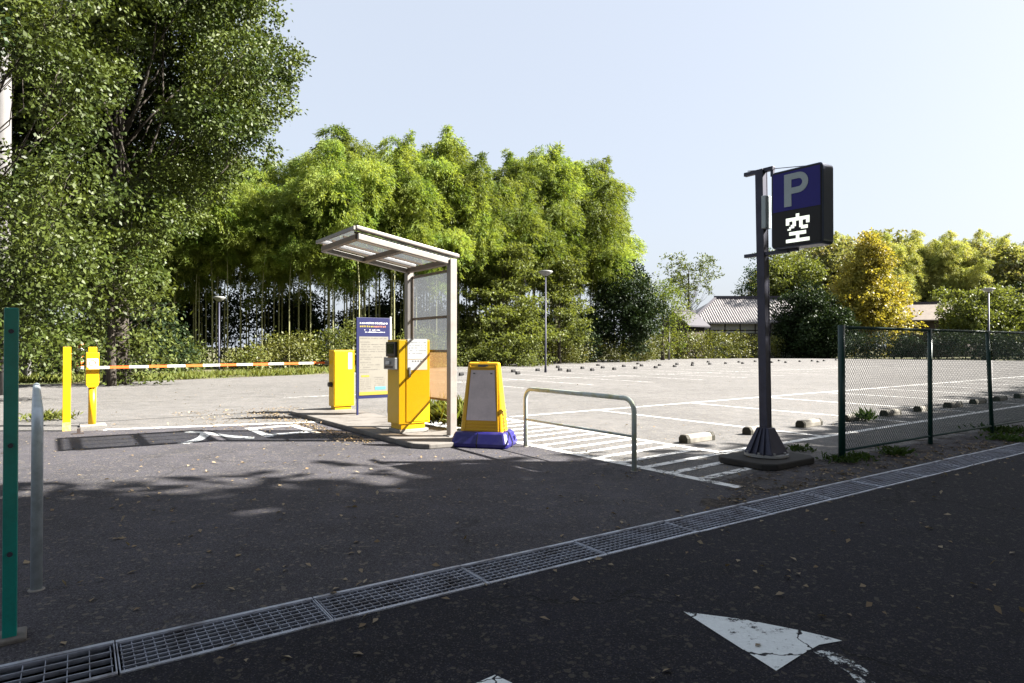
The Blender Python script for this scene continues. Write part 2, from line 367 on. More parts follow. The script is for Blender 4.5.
def bamboo_parts(H, seed, dens=1.0, f0=.42, L=.24, W=.042, ):
    rng = np.random.default_rng(seed); rnd = random.Random(seed)
    az = rnd.uniform(0, 2 * pi); bend = rnd.uniform(1.0, 3.4); n = 26; pts = []
    for i in range(n + 1):
        t = i / n; off = bend * max(0, t - .3) ** 2 * 2.0
        pts.append(Vector((cos(az) * off, sin(az) * off, H * t - bend * max(0, t - .6) ** 2 * 1.6)))
    mb = MB(); mb.tube(pts, [.055 * (1 - .85 * i / n) + .006 for i in range(n + 1)], 6)
    for i in range(3, n, 2): mb.tube([pts[i] - Z * .02, pts[i] + Z * .02], .066 * (1 - .85 * i / n) + .006, 6, False)
    Q = []
    def at_(t): k = min(t, .9999) * n; i0 = int(k); return pts[i0].lerp(pts[i0 + 1], k - i0)
    plumes = []; a0 = rnd.uniform(0, 6.28); m = rnd.randint(7, 9)
    for j in range(m):                              # drooping fans of branches, widest at two thirds of the height
        u = (j + rnd.uniform(-.3, .3)) / (m - 1); u = min(max(u, 0), 1); t = f0 + (1 - f0) * u * .92
        wd = (.60 + .80 * min(1, u * 2.2)) * (1 - .55 * max(0, u - .45) / .55)
        a = a0 + j * 2.4 + rnd.uniform(-.5, .5); r = wd * rnd.uniform(.75, 1.25)
        c = at_(t) + Vector((cos(a), sin(a), 0)) * r * rnd.uniform(.5, 1.25)
        plumes.append((c, r, rnd.uniform(.9, 1.5))); mb.tube([at_(t - .03), at_(t).lerp(c, .6) + Z * r * .5, c + Z * r * .5], [.016, .011, .005], 3, False)
    for c, r, zz in plumes:
        ns = int(62 * r * r * zz * dens) + 14; per = 21
        d = unit(rng.normal(size=(ns, 3)) + np.array([0, 0, .55])); rr_ = rng.uniform(.5, 1.05, (ns, 1)) ** .55
        P = np.array(c) + d * rr_ * np.array([r, r, r * zz * .85]); hang = rng.uniform(0, 1, (ns, 1)) ** 2 * r * .55; P = P - hang * np.array([0, 0, 1.0])
        dirs = unit(d * np.array([1, 1, .25]) + np.array([0, 0, -.75]))
        k = np.linspace(0, 1, per)[None, :, None]
        PP = (P[:, None] + dirs[:, None] * k * .55 + rng.normal(size=(ns, per, 3)) * .075).reshape(-1, 3)
        D = unit(np.repeat(dirs, per, 0) + rng.normal(size=(ns * per, 3)) * .42)
        Q.append(leaf_quads(PP, D, L, W, rng))
    for j in range(34):                             # feathery tip
        t = .80 + .2 * j / 33; p = at_(t); ln = (1.02 - t) * 4.2 + .25
        for b_ in range(2):
            a = rnd.uniform(0, 6.28); e = np.array([cos(a), sin(a), rnd.uniform(.1, .9)]); k = np.linspace(.1, 1, 8)[:, None]
            P = np.array(p) + e * ln * k * .8 - np.array([0, 0, 1.0]) * k ** 2 * ln * .5; P = np.repeat(P, 3, 0) + rng.normal(size=(24, 3)) * .06
            Q.append(leaf_quads(P, unit(np.tile(e * .5 + np.array([0, 0, -.5]), (24, 1)) + rng.normal(size=(24, 3)) * .5), L * .9, W, rng))
    return np.concatenate(Q), mb

# ------------------------------------------------------------------ camera, sky, sun
cam = bpy.data.cameras.new('camera'); co = bpy.data.objects.new('camera', cam); COL.objects.link(co)
co.location = (0, 0, HC); co.rotation_euler = (radians(90) + math.atan(5.5 / F), 0, 0)
cam.sensor_width = 36; cam.lens = F / 1024 * 36; cam.clip_end = 3000; cam.clip_start = .05; scene.camera = co
SUN_EL = radians(37.3)
w = bpy.data.worlds.new('World'); scene.world = w; w.use_nodes = True; nt = w.node_tree
sky = nt.nodes.new('ShaderNodeTexSky'); sky.sky_type = 'NISHITA'; sky.sun_disc = False
sky.sun_elevation = SUN_EL; sky.sun_rotation = radians(90); sky.air_density = 1.0; sky.dust_density = 4.5; sky.ozone_density = .6
bg = nt.nodes['Background']; nt.links.new(mix(nt, .8, sky.outputs[0], (2.05, 2.22, 2.5)), bg.inputs[0]); bg.inputs[1].default_value = .060
sd = bpy.data.lights.new('sun', 'SUN'); sd.energy = 5.0; sd.angle = radians(.5); sd.color = (1, .95, .87)
so = bpy.data.objects.new('sun', sd); COL.objects.link(so); so.location = (40, 0, 40)
so.rotation_euler = Vector((cos(SUN_EL), 0.0, sin(SUN_EL))).to_track_quat('Z', 'Y').to_euler()
vs = scene.view_settings; vs.view_transform = 'Standard'; vs.look = 'None'; vs.gamma = 1; vs.use_curve_mapping = False; vs.exposure = 2.6
cy = scene.cycles; cy.max_bounces = 6; cy.diffuse_bounces = 3; cy.glossy_bounces = 2; cy.transmission_bounces = 4; cy.transparent_max_bounces = 8; cy.caustics_reflective = False; cy.caustics_refractive = False

# ------------------------------------------------------------------ ground, street, trench, lot
def z_(v, z): return Vector((v.x, v.y, z))
G0 = Vector((-2.015, 3.265, 0)); GD = Vector((.828, .560, 0)).normalized(); GN = Vector((GD.y, -GD.x, 0)); GW = .40
T0, T1 = -4.0, 16.0
A0, A1 = G0 + GD * T0, G0 + GD * T1; B0, B1 = A0 + GN * GW, A1 + GN * GW
farL, farR = G0 - GD * 900, G0 + GD * 900
MB().sheet([z_(q_, -.06) for q_ in (farL, A0, A1, farR, farR + Vector((-900, 1300, 0)), farL + Vector((-900, 1300, 0)))]).build('ground', M['soil']); tag(bpy.data.objects['ground'], kind='structure')
tag(MB().sheet([z_(q_, -.06) for q_ in (farL, farL + Vector((900, -1300, 0)), farR + Vector((900, -1300, 0)), farR, A1, B1, B0, A0)]).build('ground_roadside', M['soil']), kind='structure')
SW = 5.2     # street width on the camera side of the drain
st = [B0 - GD * 60, B0 - GD * 60 + GN * SW, B1 + GD * 80 + GN * SW, B1 + GD * 80, B1, B0]
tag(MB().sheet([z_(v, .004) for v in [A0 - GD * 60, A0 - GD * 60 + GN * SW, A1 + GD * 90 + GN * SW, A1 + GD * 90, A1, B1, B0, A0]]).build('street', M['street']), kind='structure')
# the apron inside the gate is darkened to carry tree shade, the lot beyond is old and grey
lot = [A1 + GD * 62, Vector((60, 68, 0)), Vector((50, 74, 0)), Vector((34, 87, 0)), Vector((10, 76, 0)), Vector((-3.5, 51, 0)), Vector((-10, 36, 0)), Vector((-17, 26.5, 0)), Vector((-24, 24, 0)), Vector((-45, 22, 0)), A0 - GD * 45, A0, A1]
tag(MB().sheet([z_(v, .004) for v in lot]).build('parking_lot', M['lot']), kind='structure')
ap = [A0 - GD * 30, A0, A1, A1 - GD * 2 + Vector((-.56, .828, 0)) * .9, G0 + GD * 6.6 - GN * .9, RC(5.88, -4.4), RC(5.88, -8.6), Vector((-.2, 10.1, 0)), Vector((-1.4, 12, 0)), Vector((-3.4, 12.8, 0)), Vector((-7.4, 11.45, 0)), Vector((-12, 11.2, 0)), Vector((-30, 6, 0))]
tag(MB().sheet([z_(v, .0065) for v in ap]).build('apron_shade_sheet', M['apron']), kind='structure')
ch = MB(); dz = -.32
ch.sheet([z_(A0, dz), z_(B0, dz), z_(B1, dz), z_(A1, dz)]).sheet([z_(A0, dz), z_(A1, dz), z_(A1, 0), z_(A0, 0)]).sheet([z_(B0, dz), z_(B0, 0), z_(B1, 0), z_(B1, dz)])
ch.sheet([z_(A0, dz), z_(A0, 0), z_(B0, 0), z_(B0, dz)]).sheet([z_(A1, dz), z_(B1, dz), z_(B1, 0), z_(A1, 0)])
tag(ch.build('drain_channel', paint('black_channel', (.018, .015, .012), .9, 0, .3, 5)), kind='structure')  # channel floor and walls all coloured near black
# drain grates: one panel a metre
def grate_panel(name, label, ncross, nlong, mat):
    t = thing(name, label, 'drain grate', (0, 0, 0), 'steel grates over the roadside drain')
    g = MB()
    for i in range(ncross):
        x = .02 + (.955) * i / (ncross - 1); g.box(x - .002, x + .002, -.372, -.028, -.018, -.001)
    for j in range(nlong):
        y = -.03 - .34 * j / (nlong - 1); g.box(.014, .981, y - .0035, y + .0035, -.018, .004)
    g.build('grille', mat, t)
    f = MB(); f.box(0, .994, -.026, .0, -.04, .011); f.box(0, .994, -.4, -.374, -.04, .011); f.box(.0, .006, -.373, -.027, -.02, .005); f.box(.989, .994, -.373, -.027, -.02, .005)
    f.build('frame', M['grate_frame'], t, .002); return t
gp0 = grate_panel('drain_grate', 'steel drain grate, one of the panels running along the street edge', 21, 8, M['grate'])
gp1 = grate_panel('drain_grate', 'coarse open-mesh drain grate at the bottom left corner, beside the green post block', 12, 5, M['grate'])
rzg = math.atan2(GD.y, GD.x); k = 0
for i in range(int(T1 - T0)):
    p = G0 + GD * (T0 + i); o = gp1 if i == 3 else (gp0 if k == 0 else copy_tree(gp0))
    if i != 3: k += 1
    o.location = (p.x, p.y, .002 * (i % 2)); o.rotation_euler.z = rzg + (.006 if i % 3 == 1 else 0)

# ------------------------------------------------------------------ painted markings
def strip(mb, a, b, w, z=.0105):
    a, b = Vector(a), Vector(b); a.z = b.z = z; d = (b - a).normalized(); n_ = Vector((-d.y, d.x, 0)) * w / 2
    mb.sheet([a - n_, b - n_, b + n_, a + n_])
pl = MB()
strip(pl, RC(7.7, -5.6), RC(70, -5.6), .14)
for r in [10.5 + 3.36 * i for i in range(18)]: strip(pl, RC(r, -5.68), RC(r, -11.0), .11)
strip(pl, RC(7.7, -5.0), RC(7.7, -11.6), .12)
strip(pl, RC(8.0, -11.1), RC(70, -11.1), .12)
strip(pl, RC(5.95, -4.1), RC(5.95, -11.8), .13)
for i in range(17):
    c = -4.62 - .425 * i; a, b = RC(6.02, c), RC(7.62, c - .10); strip(pl, a, b, .12, .0115)
tag(pl.build('parking_lines', M['line']), kind='structure')
pf = MB()
for c0 in (-18.5, -30.5, -42.5):
    strip(pf, RC(13, c0 - 5), RC(60, c0 - 5), .12)
    for r in [14 + 3.36 * i for i in range(12)]: strip(pf, RC(r, c0), RC(r, c0 - 10), .11)
strip(pf, (-6.7, 18.8, 0), (-4.2, 20.6, 0), .12)
tag(pf.build('faded_parking_lines', M['line_far']), kind='structure')
ent = MB(); strip(ent, (-7.35, 11.55, 0), (-3.35, 12.95, 0), .20, .0105); 
tag(ent.build('stop_line', M['line']), kind='structure')
o0 = Vector((-5.20, 9.93, 0))
tm = text_mesh('入口', 1.0, lambda x, y, z: o0 + R * x * 1.18 + S * y * 1.75 + Z * .0112, 'entrance_lettering', M['line'], depth=0, bold=.022)
tag(tm, kind='structure')
ar = MB()
A_ = [gp(683, 612), gp(775, 671), gp(800, 655), gp(818, 645), gp(841, 641), gp(826, 637), gp(800, 631), gp(745, 620)]
ar.sheet([z_(v, .008) for v in A_[:1] + A_[1:]])
A2 = [gp(812, 652), gp(826, 650), gp(850, 660), gp(868, 672), gp(880, 690), gp(862, 690), gp(846, 672)]
A3 = [gp(495, 675), gp(470, 686), gp(462, 700), gp(520, 700), gp(512, 683)]
ar.sheet([z_(v, .008) for v in A3]); tag(ar.build('street_arrow', M['arrow']), kind='structure')
ar2 = MB().sheet([z_(v, .0085) for v in A2]); tag(ar2.build('street_arrow_worn_tail', worn_paint('flaking_arrow_paint', (.7, .74, .74), .86, 10)), kind='structure')
# drifted dirt along the drain, island and fence foot
dd = MB()
a = G0 + GD * 4.6 - GN * .03; dd.sheet([z_(v, .0095) for v in [a, a + GD * 11.4, a + GD * 11.4 - GN * 1.3, a + GD * 1.2 - GN * .9, a - GN * .1]])
tag(dd.build('roadside_dirt', M['dirt']), kind='structure')

# ------------------------------------------------------------------ island with shelter, ticket machine, gate box, notice board
IO = Vector((-.96, 10.2, 0))        # shelter's near post
isl = MB(); pr = []
prof = [(-.86, -.32), (-.7, -.55), (.0, -.62), (.32, -.5), (.42, -.3), (.42, 5.4), (.25, 5.8), (-.65, 5.8), (-.86, 5.5)]
isl.prism([IO + R * a + S * b for a, b in prof], Z * .085)
tag(isl.build('concrete_island', M['island'], bevel=.02), 'low grey concrete island under the ticket machine and shelter', 'traffic island')
sh = thing('shelter', 'pale metal cantilever shelter with clear roof panels standing over the ticket machine', 'shelter', (IO.x, IO.y, .085))
L_, SL, WD = 1.60, .26, 1.5
def SH(v, u, z): return IO - R * v + S * u + Z * z           # v: out over the lane, u: along the lane
def post(u, z1): 
    return MB().rs(IO + S * u, -.06, .06, -.06, .06, .085, z1)
post(0, 2.90).build('post', M['shelter'], sh, .008); post(WD, 2.90).build('post', M['shelter'], sh, .008)
bp = MB().rs(IO, -.1, .1, -.1, .1, .085, .10).rs(IO + S * WD, -.1, .1, -.1, .1, .085, .10); bp.each('base_plate', M['grey_metal'], sh)
for u in (0, WD):
    bm_ = MB(); bm_.obb(SH(-.06, u - .035, 2.80), -R * (L_ + .04) + Z * SL, S * .07, Z * .085); bm_.build('roof_arm', M['shelter'], sh, .006)
    ed = MB(); ed.obb(SH(-.11, u - .06, 2.925), -R * (L_ + .13) + Z * (SL + .02), S * .12, Z * .055); ed.build('edge_trim', M['shelter'], sh, .012)
cb = MB()
for v in (.0, L_ * .5, L_ - .07): cb.obb(SH(v, .035, 2.81 + SL * v / L_), -R * .07 + Z * .012, S * (WD - .07), Z * .075)
cb.each('cross_beam', M['bronze'], sh, .004)
ft = MB(); ft.obb(SH(L_ + .035, -.055, 2.93 + SL), -R * .03, S * (WD + .11), Z * .055); ft.build('front_trim', M['shelter'], sh, .004)
rp = MB(); rp.obb(SH(-.04, .07, 2.935), -R * (L_ + .06) + Z * SL, S * (WD - .14), Z * .008); rp.build('roof_panel', M['poly'], sh)
pb = MB()
for u in (.06, .5, .97, WD - .09):
    pb.obb(SH(0, u, 2.898), -R * (L_ - .0) + Z * SL, S * .025, Z * .03)
pb.each('purlin', M['bronze'], sh)
fr = MB()
for z in (2.72, 1.98, 1.42, .62): fr.rs(IO, .03, .058, .085, WD - .085, z, z + .035)
fr.rs(IO, .03, .058, .062, .085, .6, 2.76); fr.rs(IO, .03, .058, WD - .085, WD - .062, .6, 2.76)
fr.each('side_frame', M['bronze'], sh, .003)
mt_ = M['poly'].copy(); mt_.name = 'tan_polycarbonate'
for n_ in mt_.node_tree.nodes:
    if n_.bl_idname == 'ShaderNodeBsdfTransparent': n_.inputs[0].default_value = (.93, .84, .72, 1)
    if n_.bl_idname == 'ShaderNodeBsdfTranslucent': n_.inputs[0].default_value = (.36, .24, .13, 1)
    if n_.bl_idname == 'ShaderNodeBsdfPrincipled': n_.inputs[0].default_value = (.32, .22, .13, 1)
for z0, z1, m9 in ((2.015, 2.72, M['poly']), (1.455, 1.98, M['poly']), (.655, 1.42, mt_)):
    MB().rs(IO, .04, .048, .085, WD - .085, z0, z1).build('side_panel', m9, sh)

# ticket machine
mo = Vector((-1.845, 10.44, .085)); tk = thing('ticket_machine', 'yellow ticket machine cabinet with white notice stuck on its front, under the shelter', 'ticket machine', (mo.x, mo.y, .085))
MB().rs(mo, 0, .57, 0, .43, .235, 1.62).build('cabinet', M['yellow'], tk, .008)
MB().rs(mo, .05, .49, .02, .40, .145, .235).build('plinth', M['yellow'], tk, .004)
MB().rs(mo, .02, .55, .0, .42, .085, .145).build('pad', M['concrete'], tk, .01)
MB().rs(mo, .13, .555, -.012, .001, .27, 1.595).build('door', M['yellow'], tk, .003)
hd = MB().rs(mo, .17, .20, -.04, -.012, 1.0, 1.17); hd.build('handle', M['grey_metal'], tk, .004)
nt1 = MB().rs(mo, .15, .51, -.017, -.013, 1.30, 1.635).build('notice', M['paper'], tk)
nt2 = MB().rs(mo, .15, .51, -.017, -.013, 1.12, 1.292).build('notice', M['paper'], tk)
tx = MB()
for i in range(5):
    for j in range(14):
        if random.random() < .55: x = .17 + j * .023; tx.rs(mo, x, x + random.uniform(.01, .02), -.0185, -.0172, 1.57 - i * .045, 1.578 - i * .045)
for j in range(4): tx.rs(mo, .23 + j * .05, .255 + j * .05, -.0185, -.0172, 1.255, 1.275)
tx.build('print', M['ink'], nt1)
hz = MB(); hz.rs(mo, -.045, .001, .05, .41, 1.34, 1.585); hz.build('screen_hood', M['black'], tk, .01)
MB().rs(mo, -.05, -.0455, .11, .35, 1.39, 1.55).build('screen', M['dark_glass'], tk)
sl = MB(); sl.rs(mo, -.07, .001, .02, .44, 1.13, 1.325); sl.build('coin_panel', M['grey_metal'], tk, .012)
MB().rs(mo, -.075, -.0705, .08, .38, 1.12 + .03, 1.19).build('slot', M['black'], tk)
MB().rs(mo, -.1, -.0705, .16, .30, 1.215, 1.27).build('ticket_tray', M['white'], tk, .006)

# gate box with its arm
go = gp(334, 410, .085); gt = thing('gate_box', 'small yellow barrier gate box at the far end of the island, with a striped arm', 'barrier gate', (go.x, go.y, .085))
MB().rs(go, 0, .48, 0, .32, .16, 1.43).build('cabinet', M['yellow'], gt, .008)
MB().rs(go, .04, .42, .03, .29, .085, .16).build('plinth', M['yellow'], gt)
MB().rs(go, .02, .46, -.01, .001, .19, 1.40).build('door', M['yellow'], gt, .003)
MB().rs(go, .33, .42, -.014, -.0105, 1.0, 1.37).build('sticker', M['paper'], gt)
kb = MB(); kb.tube([go - R * .09 + S * .12 + Z * .57, go + S * .12 + Z * .57], [.05, .06], 10); kb.build('knob', M['black'], gt)
aL = 4.56; ax0 = go + S * .36 - R * .02 + Z * 1.03
am = MB(); ns = 14
for i in range(ns):
    am.m = i % 2; p0 = ax0 - R * (aL * i / ns) + Z * (-.03 * i / ns); am.obb(p0, -R * (aL / ns), S * .03, Z * .05)
am.build('barrier_arm', [M['red'], M['white']], gt)
hub = MB(); hub.tube([go + S * .33 + R * .1 + Z * 1.05, go + S * .42 + R * .1 + Z * 1.05], .07, 12); hub.obb(go + S * .36 + R * .12 + Z * 1.01, -R * .2, S * .05, Z * .09); hub.build('arm_hub', M['grey_metal'], gt)

# notice board
no = gp(357, 415, .085); nb = thing('notice_board', 'tall navy and cream notice board with small print between gate box and ticket machine', 'notice board', (no.x, no.y, .085))
MB().rs(no, 0, .035, 0, .035, .085, .42).rs(no, .70, .735, 0, .035, .085, .42).each('leg', M['navy'], nb)
MB().rs(no, -.01, .745, -.005, .035, .42, 2.12).build('board', M['navy'], nb, .004)
MB().rs(no, .745, .775, -.005, .035, .42, 2.15).build('side_rail', M['white'], nb)
MB().rs(no, .045, .70, -.010, -.0052, .53, 1.72).build('text_sheet', M['cream'], nb)
MB().rs(no, .045, .70, -.0135, -.0102, .49, .56).build('bottom_band', M['ochre'], nb)
w1 = MB(); rr = random.Random(3)
def textrow(mb, x0, x1, z, h, dens=.85, step=.03, yo=-.0135):
    x = x0
    while x < x1:
        ww = step * rr.uniform(.45, .95)
        if rr.random() < dens: mb.rs(no, x, x + ww, yo, yo + .002, z, z + h * rr.uniform(.6, 1))
        x += step
textrow(w1, .06, .68, 1.985, .04, 1, .042, -.008); textrow(w1, .16, .52, 1.85, .02, .9, .028, -.008); textrow(w1, .12, .60, 1.805, .02, .9, .028, -.008)
w1.build('print', M['paper'], nb)
w2 = MB(); textrow(w2, .06, .34, 1.915, .04, 1, .04, -.008); w2.build('print', M['ochre'], nb)
w3 = MB(); textrow(w3, .38, .66, 1.915, .04, 1, .04, -.008); w3.build('print', M['pink'], nb)
w4 = MB()
for z in [1.68, 1.60, 1.55, 1.50, 1.45, 1.40, 1.33, 1.28, 1.24, 1.17, 1.12, 1.07, 1.02, .97]: textrow(w4, .07, rr.choice([.3, .5, .66, .66]), z, .013, .85, .022, -.0125)
for z in [.82, .78, .74, .70, .66, .62]: textrow(w4, .07, .30, z, .012, .85, .022, -.0125); textrow(w4, .38, .62, z + .03, .012, .85, .022, -.0125)
w4.build('print', M['ink'], nb)
MB().rs(no, .09, .27, -.013, -.0102, .87, .91).build('print', M['ochre'], nb); MB().rs(no, .40, .64, -.0145, -.0126, .60, .66).build('print', M['cyan'], nb)

# ------------------------------------------------------------------ yellow posts across the lane
p1 = gp(67, 431); t = thing('square_bollard', 'plain square yellow bollard, the left of the two yellow posts', 'bollard', tuple(p1))
MB().rs(p1, -.06, .06, -.06, .06, 0, 1.5).build('post', M['yellow'], t, .006)
MB().rs(p1, -.063, .063, -.063, .063, .004, .16).build('worn_foot', paint('scraped_yellow', (.62, .45, .10), .7, 0, .6, 18, (.4, .36, .3)), t)
p2 = gp(92.5, 426); t = thing('gate_receiver_post', 'yellow arm-rest post with a box head and white sticker, right of the square bollard', 'gate post', tuple(p2))
cc = MB(); cc.tube([p2 + Z * .03, p2 + Z * .75], .065, 14); cc.build('post', M['yellow'], t, smooth=True)
MB().rs(p2, -.105, .105, -.09, .09, .80, 1.40).build('head', M['yellow'], t, .012)
hf = MB(); hf.prism([p2 - R * .105 - S * .09 + Z * .80, p2 + R * .105 - S * .09 + Z * .80, p2 + R * .07 - S * .09 + Z * .74, p2 - R * .07 - S * .09 + Z * .74], S * .18); hf.build('chamfer', M['yellow'], t)
MB().rs(p2, -.07, .07, -.07, .07, 1.40, 1.50).build('cap', M['yellow'], t, .01)
stk = MB().rs(p2, -.09, .09, -.094, -.0905, 1.12, 1.28).build('sticker', M['paper'], t)
rg = MB(); q0 = p2 - S * .0955 + Z * 1.20
rg.tube([q0 + R * .05 * cos(a) + Z * .05 * sin(a) for a in [2 * pi * i / 16 for i in range(17)]], .007, 4, False); rg.build('ring_symbol', M['red'], stk)
MB().rs(p2, -.2, .22, -.2, .2, 0, .04).build('footing', M['concrete'], t, .01)
p3 = gp(81, 434); t = MB().rs(p3, -.05, .0, -.03, .03, .004, .10).rs(p3, -.12, .05, -.04, .04, .004, .02).build('steel_stub', M['timber'], bevel=.003); tag(t, 'short rusty steel stub on the ground between the yellow posts', 'steel stub')
p4 = gp(80, 376) ; p4 = Vector((p4.x * .93, p4.y * .93, 0)); t = thing('striped_post', 'slim orange and white striped post with dark foot in the grass behind the yellow posts', 'marker post', tuple(p4))
ps = MB()
for i in range(6): ps.m = i % 2; ps.box(p4.x - .1, p4.x + .12, p4.y - .1, p4.y + .1, .35 + i * .22, .35 + (i + 1) * .22)
ps.build('striped_sleeve', [M['white'], M['red']], t); MB().box(p4.x - .26, p4.x - .1, p4.y - .08, p4.y + .08, 0, 1.62).build('post', M['timber'], t)
p5 = gp(26, 376.5); p5 = Vector((p5.x * .9, p5.y * .9, 0)); t = MB().prism([p5 + Vector((-.17, -.12, 0)), p5 + Vector((.17, -.12, 0)), p5 + Vector((.17, .12, 0)), p5 + Vector((-.17, .12, 0))], Z * 1.5).build('stone_post', M['pole_concrete'], bevel=.03); tag(t, 'short pale concrete post in the grass at the far left', 'post')

# ------------------------------------------------------------------ A-frame stand on a navy water base
cs = gp(487, 447); cs = Vector((cs.x - .085, cs.y, 0)); CR = Vector((.965, -.26, 0)).normalized(); CS = Vector((-CR.y, CR.x, 0))
st_ = thing('sign_stand', 'yellow plastic sign stand with blank grey panel on a navy blue water base', 'sign stand', tuple(cs))
def cq(x, y, z): return cs + CR * x + CS * y + Z * z
def frustum(mb, w0, w1, d0, d1, z0, z1, y0=0, y1=0, x0=0):
    a = [cq(x0 - w0, y0 - d0, z0), cq(x0 + w0, y0 - d0, z0), cq(x0 + w0, y0 + d0, z0), cq(x0 - w0, y0 + d0, z0)]
    b_ = [cq(x0 - w1, y1 - d1, z1), cq(x0 + w1, y1 - d1, z1), cq(x0 + w1, y1 + d1, z1), cq(x0 - w1, y1 + d1, z1)]
    mb.add(a + b_, [(3, 2, 1, 0), (4, 5, 6, 7), (0, 1, 5, 4), (1, 2, 6, 5), (2, 3, 7, 6), (3, 0, 4, 7)]); return mb
frustum(MB(), .335, .245, .17, .055, .20, 1.27, .15, .15).build('body', M['yellow_plastic'], st_, .03)
def fr_pt(x, z, off=.004):      # point on the sloping front
    t_ = (z - .20) / 1.07; y = .15 - (.17 * (1 - t_) + .055 * t_) - off; return cq(x, y, z)
pn = MB(); zz = [(.42, .245), (1.15, .20)]
A = [fr_pt(-.235, .40), fr_pt(.235, .40), fr_pt(.185, 1.15), fr_pt(-.185, 1.15)]; pn.prism(A, CS * .006 * -1); pn.build('panel', M['panel_grey'], st_)
rb_ = MB()
for s_ in (-1, 1): rb_.obb(fr_pt(s_ * .262 - .012, .24, .0), CR * .024 + Vector((0, 0, 0)), fr_pt(s_ * .207, 1.22, 0) - fr_pt(s_ * .262, .24, 0), -CS * .012)
for z in (.25, .30, .345): rb_.obb(fr_pt(-.25, z, 0), CR * .5, Z * .018, -CS * .012)
rb_.obb(fr_pt(-.2, 1.18, 0), CR * .4, Z * .02, -CS * .012)
rb_.each('rib', M['yellow_plastic'], st_, .004)
sr = MB()
for i in range(6):
    z = .25 + i * .055; t_ = (z - .2) / 1.07; x = .335 * (1 - t_) + .245 * t_; sr.obb(cq(x - .002, .05, z), CR * .014, CS * .2, Z * .02)
sr.each('side_rib', M['yellow_plastic'], st_, .004)
mk = MB()
for x in (-.15, .12): mk.obb(fr_pt(x, 1.09, .011), CR * .035, Z * .02, -CS * .001)
mk.obb(fr_pt(-.08, 1.20, .002), CR * .16, Z * .035, -CS * .002); mk.each('mark', M['ink'], st_)
MB().obb(cq(-.07, .11, 1.262), CR * .14, CS * .06, Z * .012).build('carry_handle', M['yellow_plastic'], st_, .01)
bb = MB(); a_ = [(-.41, -.16), (.41, -.16), (.44, -.10), (.44, .40), (.41, .46), (-.41, .46), (-.44, .40), (-.44, -.10)]
lo_ = [cq(x, y, .0) for x, y in a_]; md_ = [cq(x * 1.03, y * 1.03, .07) for x, y in a_]; hi_ = [cq(x * .90, .15 + (y - .15) * .78, .235) for x, y in a_]
bb.add(lo_ + md_ + hi_, [tuple(range(8))[::-1], tuple(range(16, 24))] + [(i, (i + 1) % 8, 8 + (i + 1) % 8, 8 + i) for i in range(8)] + [(8 + i, 8 + (i + 1) % 8, 16 + (i + 1) % 8, 16 + i) for i in range(8)])
wb = bb.build('water_base', M['navy_plastic'], st_, .03)
sm_ = MB(); sm_.prism([cq(-.03, -.168, .01), cq(-.018, -.168, .01), cq(-.018, -.176, .07), cq(-.018, -.10, .225), cq(-.03, -.10, .225), cq(-.03, -.176, .07)], CR * .002); sm_.build('seam', M['black'], wb)
MB().tube([cq(.455, .28, .12), cq(.435, .28, .12)], .035, 12).build('filler_cap', M['navy_plastic'], wb)

# ------------------------------------------------------------------ hoop barriers
def hoop(name, label, a, b, h, zb, r=.03, rr_=.14, mat=M['galv'], mat2=None, group=None):
    a, b = Vector(a), Vector(b); d = (b - a).normalized(); t = thing(name, label, 'hoop barrier', (a.x, a.y, 0), group); cr_ = 1.35
    pts = [a + Z * -.02, a + Z * (h - rr_)]
    for i in range(1, 7): th = pi / 2 * i / 6; pts.append(a + d * rr_ * (1 - cos(th)) + Z * (h - rr_ + rr_ * sin(th)))
    for i in range(0, 7): th = pi / 2 * (1 - i / 6); pts.append(b - d * rr_ * (1 - cos(th)) + Z * (h - rr_ + rr_ * sin(th)))
    pts.append(b + Z * -.02)
    mb = MB(); mb.tube(pts, r, 16); mb.build('hoop', mat, t, smooth=True)
    if zb: m2 = MB(); m2.tube([a + d * r + Z * zb, b - d * r + Z * zb], r * .5, 10); m2.build('cross_bar', mat, t, smooth=True)
    f_ = MB(); f_.lathe(a, [(r * 1.5, .004), (r * 1.4, .012), (r * 1.02, .014)], 14); f_.lathe(b, [(r * 1.5, .004), (r * 1.4, .012), (r * 1.02, .014)], 14); f_.each('collar', M['concrete'], t)
    return t
ha, hb = gp(634, 471.5), gp(525.5, 447)
hoop('hoop_barrier', 'grey-green painted steel hoop barrier between the sign stand and the hatched bay', ha, hb, .875, .42, .031, .16, M['olive_steel'])
hc_ = gp(38, 590); hoop('hoop_barrier', 'galvanised hoop barrier seen end-on beside the green post at far left', hc_, hc_ + Vector((-2.05, 2.75, 0)), 1.10, .5, .031, .14, M['galv'])

# ------------------------------------------------------------------ green gate post at the left edge
g0 = gp(11.5, 640); t = thing('green_post', 'tall turquoise green square post on a concrete block at the left edge', 'gate post', tuple(g0))
MB().rs(g0, -.03, .03, -.03, .03, 0, 1.70).build('post', M['green_post'], t, .006)
bl = MB(); 
for z in (.45, 1.0, 1.58): bl.tube([g0 - S * .045 + Z * z, g0 - S * .03 + Z * z], .012, 8)
bl.each('bolt', M['dark_steel'], t)
MB().rs(g0, -.30, .07, -.07, .10, -.0, .03).build('footing', M['island'], t, .01)

